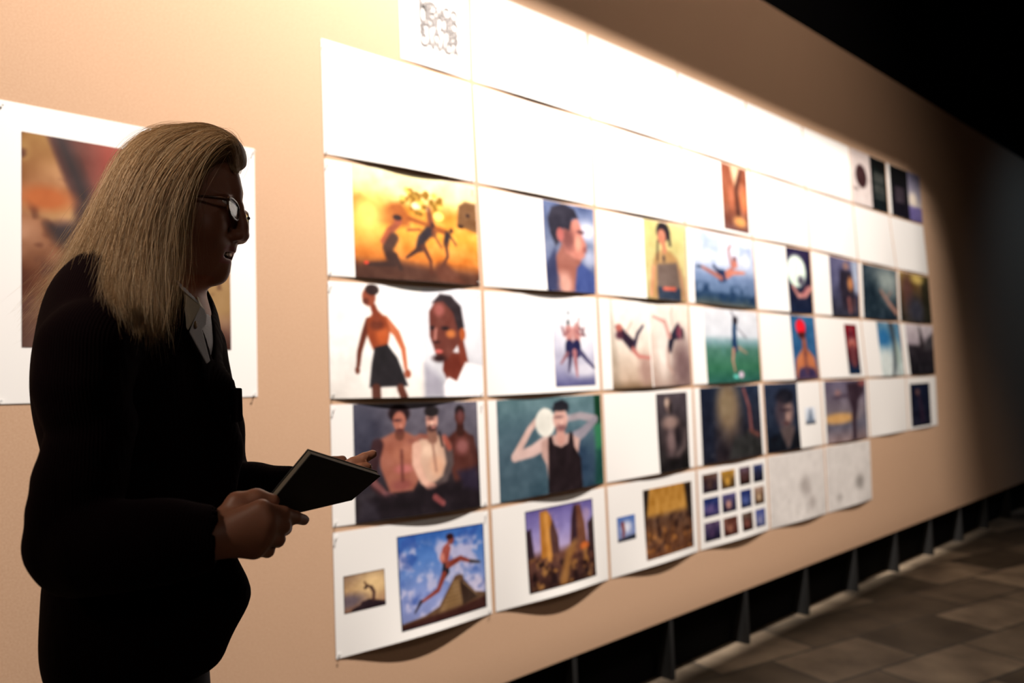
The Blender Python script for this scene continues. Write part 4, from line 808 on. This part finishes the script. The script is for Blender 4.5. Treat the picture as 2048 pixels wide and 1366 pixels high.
# far sleeve
fs = [(378, 704, .12, .058), (410, 860, .13, .058), (430, 990, .12, .055), (500, 985, .05, .044), (574, 978, .0, .036)]
vj.chain([Lp(*q[:3]) for q in fs], [q[3] for q in fs], .02)

# open fronts hanging below the hands
vj.chain([Lp(430, 1100, -.07), Lp(448, 1190, -.07), Lp(410, 1290, -.07)], [.024, .026, .024], .04)
vj.chain([Lp(440, 790, -.03), Lp(444, 900, -.03), Lp(434, 1020, -.04)], [.020, .020, .024], .04)
# cuffs are open, hands come out of them
vj.cap(Lp(395, 1078, -.24), Lp(455, 1074, -.24), .031, .034, .004, 's'); vj.cap(Lp(572, 979, 0), Lp(620, 978, -.01), .026, .028, .004, 's')
# the opening at the neck, down to the first button
VA = Lp(424, 726, -.09); zt = VA[2]
Z3 = NECK[2]
def wedge(P):
    f = (P-NECK)@BF; r = (P-NECK)@BR; z = P[..., 2]
    wv = np.clip((z-zt)*.40, -1, .058); return np.maximum(np.abs(r-.014)-wv, -(f+.0)*1.0)
vj.put(wedge, NECK+[-.12, -.2, -.22], NECK+[.3, .2, .2], .008, 's')
vj.cap(NECK+[.01, 0, -.055], NECK+[.0, 0, .2], .064, .085, .01, 's')
def hem(P): return P[..., 2]-(Lp(262, 1352, 0)[2])
vj.put(hem, np.array([-.4, -.4, .7]), np.array([.5, .4, .99]), .02, 's')
jacket = part('jacket', vj, m_jack, 2, label='dark maroon corduroy jacket')
# lapels: a thin second layer following the edge of the opening
vl = Vol(axis([(-.12, .26, .003)]), axis([(-.22, .16, .003)]), axis([(1.18, 1.60, .003)]))
G3 = np.stack(np.meshgrid(*vl.ax, indexing='ij'), -1); base_ = vj.sample(G3)
f_ = (G3-NECK)@BF; r_ = (G3-NECK)@BR; z_ = G3[..., 2]; wv = np.clip((z_-zt)*.40, 0, .058)
lap_w = np.interp(z_, [zt-.10, zt-.02, zt+.10, zt+.14, zt+.16, zt+.26], [.0, .03, .062, .068, .052, .04])
dl = np.abs(r_-.014)-wv
vl.F = np.maximum.reduce([base_-.006, -(base_+.002), dl-lap_w, -(dl+.002), -f_+.01]).astype(np.float32)
lap = part('lapels', vl, m_jack, 1, jacket)
# chest pocket welt with its flap edge sticking out in front
bq = [Lp(462, 776, -.075), Lp(482, 776, -.06), Lp(484, 842, -.065), Lp(466, 846, -.08)]
def plate(name, P, th, m, parent, label=None, nrm=None, smooth=False):
    P = [np.array(p, float) for p in P]; n = len(P); nn = nrm if nrm is not None else np.cross(P[1]-P[0], P[2]-P[0]); nn = nn/np.linalg.norm(nn)*th/2
    V = [p-nn for p in P]+[p+nn for p in P]; F = [tuple(range(n-1, -1, -1)), tuple(range(n, 2*n))]+[(i, (i+1) % n, (i+1) % n+n, i+n) for i in range(n)]
    o = mesh(name, V, F, m, parent)
    bv = o.modifiers.new('b', 'BEVEL'); bv.width = th*.4; bv.segments = 2; bv.limit_method = 'ANGLE'
    if label: o['label'] = label
    return o
plate('chest_pocket', bq, .006, m_jack, jacket)
# shirt -----------------------------------------------------------------
vs = Vol(axis([(-.14, .22, .004)]), axis([(-.18, .16, .004)]), axis([(1.20, 1.62, .004)]))
vs.ell(CT, (.108, .152, .20), RB, .04).cap(NECK+[-.004, 0, -.06], NECK+[-.006, 0, -.005], .078, .066, .03).cap(NEARSH*.7+FARSH*.3, NEARSH*.3+FARSH*.7, .05, .05, .05)
vs.cap(NECK+[.006, 0, -.02], NECK+[.02, 0, .12], .058, .062, .006, 's')
shirt = part('shirt', vs, m_shirt, 1, label='pale open-necked shirt')
plate('collar', [Lp(316, 580, -.072), Lp(333, 558, -.066), Lp(366, 582, -.078), Lp(402, 612, -.083), Lp(376, 661, -.100), Lp(346, 625, -.098), Lp(324, 603, -.088)], .004, m_collar, shirt, 'beige shirt collar')
plate('collar', [Lp(400, 611, -.074), Lp(394, 588, -.03), Lp(386, 578, -.0), Lp(400, 600, -.0), Lp(411, 622, -.03)], .004, m_collar, shirt, 'beige shirt collar')
pk = plate('placket', [Lp(400, 612, -.083), Lp(409, 620, -.082), Lp(413, 632, -.083), Lp(412, 648, -.087), Lp(404, 660, -.092), Lp(420, 722, -.096), Lp(413, 728, -.099), Lp(378, 664, -.098)], .004, m_shirt, shirt)
bc = Lp(391.5, 649, -.0985); bt = ball('button', bc, .0052, mat('tan_button', (140, 110, 70), .35), pk, (.4, 1, 1), 14)
# trousers and shoes ------------------------------------------------------
vt = Vol(axis([(-.26, .26, .008)]), axis([(-.28, .26, .008)]), axis([(.03, 1.02, .01)])); vsh = {}
for sgn in (1, -1):
    hp = Lp(262, 1230, 0)+BR*sgn*.060; kn = hp*np.array([1, 1, 0])+np.array([.03, 0, .50]); an = kn*np.array([1, 1, 0])+np.array([-.03, 0, .09])
    vt.chain([hp, kn, an], [.072, .070, .058], .02)
    w_ = Vol(axis([(an[0]-.1, an[0]+.26, .005)]), axis([(an[1]-.18, an[1]+.1, .005)]), axis([(-.005, .16, .005)]))
    w_.cap(an+[0, 0, -.045], an+BF*.145+[0, 0, -.052], .043, .036, .02).cap(an+[0, 0, .03], an+[0, 0, -.04], .046, .044, .02)
    def sole(P): return P[..., 2]-.002
    w_.put(sole, np.array([-1, -1, -.1]), np.array([1, 1, .002]), .002, 's'); part('shoe', w_, m_shoe, 1)
vt.ell(Lp(275, 1200, 0), (.086, .120, .12), RB, .03)
trousers = part('trousers', vt, m_trou, 2)
# glasses -----------------------------------------------------------------
m_frame = mat('tortoiseshell', (34, 20, 16), .3, noise=(120, (96, 60, 36), 3)); m_metal = mat('dark_metal', (70, 60, 58), .3, metal=.8)
m_glass = D.materials.new('lens_glass'); m_glass.use_nodes = True; b = m_glass.node_tree.nodes['Principled BSDF']
b.inputs['Transmission Weight'].default_value = .95; b.inputs['Roughness'].default_value = .02; b.inputs['IOR'].default_value = 1.15; b.inputs['Base Color'].default_value = (.80, .78, .80, 1); b.inputs['Specular IOR Level'].default_value = .9
def tube(name, P, r, m, parent, closed=False, n=8):
    P = [np.array(p, float) for p in P]; N = len(P); V = []; F = []
    for i in range(N):
        a_ = P[(i-1) % N] if (closed or i > 0) else P[i]; b_ = P[(i+1) % N] if (closed or i < N-1) else P[i]
        t = b_-a_; t = t/np.linalg.norm(t); u_ = np.cross(t, HF if abs(t@HF) < .9 else np.array([0, 0, 1.])); u_ /= np.linalg.norm(u_); w = np.cross(t, u_); rr = r[i] if isinstance(r, (list, tuple)) else r
        for k in range(n): a = 2*math.pi*k/n; V.append(P[i]+rr*(math.cos(a)*u_+math.sin(a)*w))
    for i in range(N if closed else N-1):
        j = (i+1) % N
        for k in range(n): F.append((i*n+k, i*n+(k+1) % n, j*n+(k+1) % n, j*n+k))
    if not closed: F += [tuple(range(n-1, -1, -1)), tuple(range((N-1)*n, N*n))]
    return mesh(name, V, F, m, parent, smooth=True)
GX = mid(487, 421)[0]-.004; GZ = mid(487, 421)[1]-.0075
lens_out = [(-.0245, .012), (-.021, .0165), (-.010, .0175), (.008, .0165), (.0205, .0135), (.0235, .007), (.0225, -.004), (.017, -.013), (.007, -.0175), (-.007, -.0178), (-.018, -.0145), (-.0235, -.003)]
def lens_pts(sgn, gx=0): return [H(GX+gx-.0035*((yy-.0)/.024)**2*(1 if yy < 0 else .3)-(0.012 if yy*1 < 0 else 0)*abs(yy)/.024*0, sgn*(.0335-yy), GZ+zz*.80) for yy, zz in lens_out]
fr = tube('glasses', lens_pts(-1), .0018, m_frame, person, True)
fr['label'] = 'tortoiseshell glasses'
tube('rim', lens_pts(1), .0015, m_frame, fr, True); plate('lens', lens_pts(-1, -.0003), .0012, m_glass, fr); plate('lens', lens_pts(1, -.0003), .0012, m_glass, fr)
tube('bridge', [H(GX-.001, -.011, GZ+.007), H(GX+.003, 0, GZ+.0095), H(GX-.001, .011, GZ+.007)], .0014, m_metal, fr)
for y in (-1, 1):
    tube('temple', [H(GX-.002, y*.0570, GZ+.009), H(GX-.010, y*.064, GZ+.010), H(GX-.05, y*.070, GZ+.013), H(GX-.10, y*.0745, GZ+.012), H(GX-.125, y*.074, GZ-.006)], [.0028, .0026, .0018, .0018, .002], m_frame, fr)
# book --------------------------------------------------------------------
m_cov = mat('dark_cover', (26, 23, 21), .6, noise=(30, (32, 28, 25), 4)); m_pages = mat('page_edges', (104, 92, 78), .85)
bA, bB, bC, bD = Lp(622, 911, -.232), Lp(762, 955, -.200), Lp(704, 1001, -.172), Lp(506, 1048, -.212)

_n = np.cross(bC-bA, bD-bB); _n /= np.linalg.norm(_n); _c = (bA+bB+bC+bD)/4
def _pl(px, py):                              # slide each corner along its sight line onto the mean plane: a flat cover
    lo, hi = -.5, .3
    for _ in range(40):
        m = (lo+hi)/2; v0 = (Lp(px, py, lo)-_c)@_n; v1 = (Lp(px, py, m)-_c)@_n
        if v0*v1 <= 0: hi = m
        else: lo = m
    return Lp(px, py, lo)
bA, bB, bC, bD = _pl(622, 908), _pl(762, 952), _pl(704, 1001), _pl(506, 1048)
bn = np.cross(bB-bA, bD-bA); bn /= np.linalg.norm(bn)
if bn[1] < 0: bn = -bn
def slab(P, o0, o1, shrink=0):
    c = sum(P)/4; P = [p+(c-p)*shrink for p in P]; V = [p+bn*o0 for p in P]+[p+bn*o1 for p in P]
    return V, [(3, 2, 1, 0), (4, 5, 6, 7), (0, 1, 5, 4), (1, 2, 6, 5), (2, 3, 7, 6), (3, 0, 4, 7)]
def toW(V): return [PO+RT*p[0]+LS*p[1]+np.array([0, 0, p[2]]) for p in V]
bk_ = D.objects.new('book', None); COL.objects.link(bk_); oW = Vector(toW([(bA+bC)/2])[0]); bk_.location = oW
tag(bk_, 'dark closed book held up in the hands of the long-haired person', 'book')
def bpart(name, V, F, m, bev=.0006):
    o = mesh(name, [Vector(p)-oW for p in toW(V)], F, m, bk_); q = o.modifiers.new('b', 'BEVEL'); q.width = bev; q.segments = 2; return o
P4 = [bA, bB, bC, bD]
bpart('cover', *slab(P4, 0, .0018), m_cov); bpart('cover', *slab(P4, .0105, .0123), m_cov); bpart('page_block', *slab(P4, .0018, .0105, .025), m_pages, .0003)
# ------------------------------------------------------------------ hair: a soft volume plus thousands of strands
GU = [
 [(469, 350, -.010), (476, 326, -.016), (473, 300, -.022), (456, 280, -.030), (428, 276, -.040), (398, 290, -.058), (368, 322, -.074), (346, 370, -.085), (334, 432, -.092), (326, 500, -.098), (320, 570, -.108)],
 [(466, 346, -.030), (464, 312, -.042), (452, 290, -.052), (436, 290, -.060), (406, 314, -.072), (380, 354, -.083), (362, 402, -.088), (350, 460, -.090), (345, 520, -.093), (338, 580, -.105), (326, 650, -.125)],
 [(470, 318, -.035), (452, 286, -.045), (418, 300, -.062), (380, 338, -.080), (346, 394, -.094), (324, 454, -.099), (312, 516, -.101), (306, 576, -.108), (300, 630, -.125), (298, 690, -.140)],
 [(462, 296, -.030), (436, 276, -.040), (396, 290, -.060), (354, 326, -.082), (316, 384, -.097), (292, 446, -.101), (278, 510, -.104), (272, 575, -.112), (274, 636, -.132), (284, 684, -.145)],
 [(448, 276, -.015), (416, 270, -.030), (372, 282, -.052), (328, 312, -.074), (290, 366, -.092), (266, 430, -.096), (250, 500, -.098), (240, 560, -.104), (240, 612, -.120), (250, 652, -.135)],
 [(420, 268, -.005), (380, 266, -.025), (334, 280, -.045), (292, 312, -.066), (262, 362, -.082), (240, 424, -.084), (222, 486, -.080), (206, 545, -.075), (194, 590, -.070), (184, 625, -.060)],
 [(392, 265, 0), (348, 266, -.012), (306, 282, -.030), (270, 316, -.046), (244, 368, -.058), (220, 426, -.058), (196, 486, -.055), (172, 540, -.045), (148, 588, -.035), (126, 625, -.025)],
 [(356, 263, .01), (316, 270, .003), (280, 292, -.005), (250, 332, -.010), (228, 386, -.014), (200, 446, -.016), (174, 502, -.016), (148, 555, -.015), (116, 604, -.012), (88, 642, -.01)],
 [(350, 264, .03), (308, 274, .035), (272, 300, .04), (246, 342, .042), (226, 396, .04), (200, 452, .035), (176, 508, .03), (154, 558, .02), (126, 604, .015), (104, 636, .01)],
 [(360, 266, .05), (310, 280, .065), (276, 312, .075), (256, 360, .075), (236, 412, .07), (214, 468, .065), (192, 522, .055), (176, 570, .045), (164, 606, .04)],
]
NP = 22
def resamp(P, n=NP):
    P = np.array(P, float); t = np.linspace(0, len(P)-1, n); o = []
    for x in t:                                # Catmull-Rom
        i = min(int(x), len(P)-2); f = x-i; p0, p1, p2, p3 = P[max(i-1, 0)], P[i], P[i+1], P[min(i+2, len(P)-1)]
        o.append(.5*((2*p1)+(-p0+p2)*f+(2*p0-5*p1+4*p2-p3)*f*f+(-p0+3*p1-3*p2+p3)*f**3))
    return np.array(o)
GG = np.array([resamp([Lp(*p) for p in g]) for g in GU])          # guides in the visitor's frame
vh = Vol(axis([(-.22, .17, .0035)]), axis([(-.19, .13, .0035)]), axis([(1.36, 1.80, .0035)]))
for gi in np.arange(0, 9.01, .5):
    i = min(int(gi), 8); f = gi-i; g = GG[i]*(1-f)+GG[i+1]*f; m = int(NP*(.82 if gi < 5 else .62))
    cen = H(-.01, 0, .03)
    for j in range(0, m):
        rr = np.interp(j, [0, 2, 9, 15, m], [.004, .006, .008, .008, .002]); inw = np.array([.016 if gi > 5 else 0, .014 if g[j][1] < -.02 else (-.014 if g[j][1] > .04 else 0), 0])
        g2 = g[min(j+1, NP-1)]; vh.cap(g[j]+inw, g2+inw, rr, rr, .018)
vh.ell(H(-.006, 0, .046), (.082, .078, .076), RH, .02)
vh.cap(Lp(262, 430, 0), Lp(228, 530, 0), .020, .008, .03); vh.cap(Lp(275, 420, 0), Lp(255, 560, 0), .045, .035, .03)
vh.cap(Lp(458, 302, -.03), Lp(430, 296, -.02), .010, .016, .02).cap(Lp(455, 304, .01), Lp(420, 296, .02), .010, .016, .02)
# free the face, forehead and neck front
vh.ell(H(.094, 0, .022), (.050, .085, .060), RH, .012, 's'); vh.ell(H(.07, 0, -.045), (.055, .075, .075), RH, .012, 's'); vh.cap(H(.055, -.09, .03), H(.04, -.09, -.10), .028, .03, .012, 's')
vh.F = np.maximum(vh.F, -(vj.sample(np.stack(np.meshgrid(*vh.ax, indexing='ij'), -1))-.001)).astype(np.float32)
m_hair = D.materials.new('blond_hair'); m_hair.use_nodes = True; nt = m_hair.node_tree; b = nt.nodes['Principled BSDF']
at = nt.nodes.new('ShaderNodeVertexColor'); at.layer_name = 'print'; tr = nt.nodes.new('ShaderNodeBsdfTranslucent'); ms = nt.nodes.new('ShaderNodeMixShader'); ms.inputs[0].default_value = .55
nt.links.new(at.outputs['Color'], b.inputs['Base Color']); nt.links.new(at.outputs['Color'], tr.inputs['Color']); b.inputs['Roughness'].default_value = .45
out = nt.nodes['Material Output']; nt.links.new(b.outputs[0], ms.inputs[1]); nt.links.new(tr.outputs[0], ms.inputs[2]); nt.links.new(ms.outputs[0], out.inputs['Surface'])
V, Fq = vh.surf(); V = relax(V, Fq, 3, .5)
r0 = np.random.default_rng(5)
hair = mesh('hair', V, Fq, m_hair, person, smooth=True, cols=np.tile(s2l((140, 106, 68)), (len(V), 1))); hair['label'] = 'long blond grey hair'
def strands(n, name, spread, w0, tlo, thi, lenlo, lenhi, out_, rad, seed, fly=0):
    r = np.random.default_rng(seed); t = tlo+(thi-tlo)*r.random(n); i = np.minimum(t.astype(int), len(GG)-2); f = (t-i)[:, None, None]
    C = GG[i]*(1-f)+GG[i+1]*f                                     # n, NP, 3
    s = np.linspace(0, 1, NP)[None, :, None]
    clump = r.integers(0, max(n//26, 1), n); cj = r.normal(0, 1, (n//26+1, 3)); off = (r.normal(0, 1, (n, 3))*.55+cj[clump]*.8)[:, None, :]*spread
    wob = np.sin(s*6.28*(r.random((n, 1, 1))*1.6+.6)+r.random((n, 1, 3))*6.28)*w0*(.2+s)
    C = C+off*(.35+1.0*s)+wob+np.array([0, -out_, 0])*np.where(C[..., 1:2] < .03, 1, -1)
    L_ = lenlo+(lenhi-lenlo)*r.random(n); tt = np.linspace(0, 1, NP)[None]*L_[:, None]*(NP-1); j = np.clip(tt.astype(int), 0, NP-2); ff = (tt-j)[..., None]
    k_ = np.arange(n)[:, None]; C = C[k_, j]*(1-ff)+C[k_, j+1]*ff
    if fly: C = C+r.normal(0, 1, (n, 1, 3))*fly*s**1.5
    near = (t < 4.4)[:, None]
    for _ in range(14):                                            # front locks lie on the jacket, back ones fall behind the shoulder
        d = vj.sample(C); inside = (d < .004) & near; C[..., 1] -= inside*.0045; C[..., 2] += inside*.0012
    for _ in range(10):
        d = vb.sample(C); ins = d < .002; C[..., 1] -= np.where(ins, np.where(C[..., 1] < .03, .003, -.003), 0)
    T = np.gradient(C, axis=1); T /= np.linalg.norm(T, axis=-1, keepdims=True)+1e-9; up_ = np.array([.3, -1, .2]); U = np.cross(T, up_); U /= np.linalg.norm(U, axis=-1, keepdims=True)+1e-9; Wv = np.cross(T, U)
    R_ = rad*(.6+.8*r.random(n))[:, None]*np.interp(np.linspace(0, 1, NP), [0, .1, .7, 1], [.7, 1, .8, .12])[None]
    ring = [C+R_[..., None]*(math.cos(a)*U+math.sin(a)*Wv) for a in (0, 2.094, 4.189)]
    V = np.stack(ring, 2).reshape(-1, 3); base_i = (np.arange(n)[:, None]*NP+np.arange(NP-1)[None]).reshape(-1)*3; Q = []
    for k in range(3): k2 = (k+1) % 3; Q.append(np.stack([base_i+k, base_i+k2, base_i+3+k2, base_i+3+k], 1))
    tone = r.random(n); c1, c2, c3 = s2l((244, 224, 194)), s2l((208, 174, 130)), s2l((156, 120, 84)); c = np.where(tone[:, None] < .45, c1+(c2-c1)*(tone[:, None]/.45), c2+(c3-c2)*((tone[:, None]-.45)/.55))
    return mesh(name, V, np.concatenate(Q), m_hair, hair, cols=np.repeat(c, NP*3, 0), smooth=True)
st = [strands(11500, 'hair_strands', .0066, .0055, 0, 7.6, .78, 1.0, .006, .00021, 11), strands(4200, 'hair_strands', .007, .004, 6.0, 9, .75, 1.0, .004, .00021, 12),
      strands(900, 'hair_strands', .012, .006, 0, 9, .85, 1.0, .008, .00015, 13, .012), strands(900, 'hair_strands', .010, .006, 5.5, 8, .9, 1.0, .0, .00015, 14, .016), strands(900, 'hair_strands', .004, .003, 0, .9, .5, .9, .003, .0002, 15)]
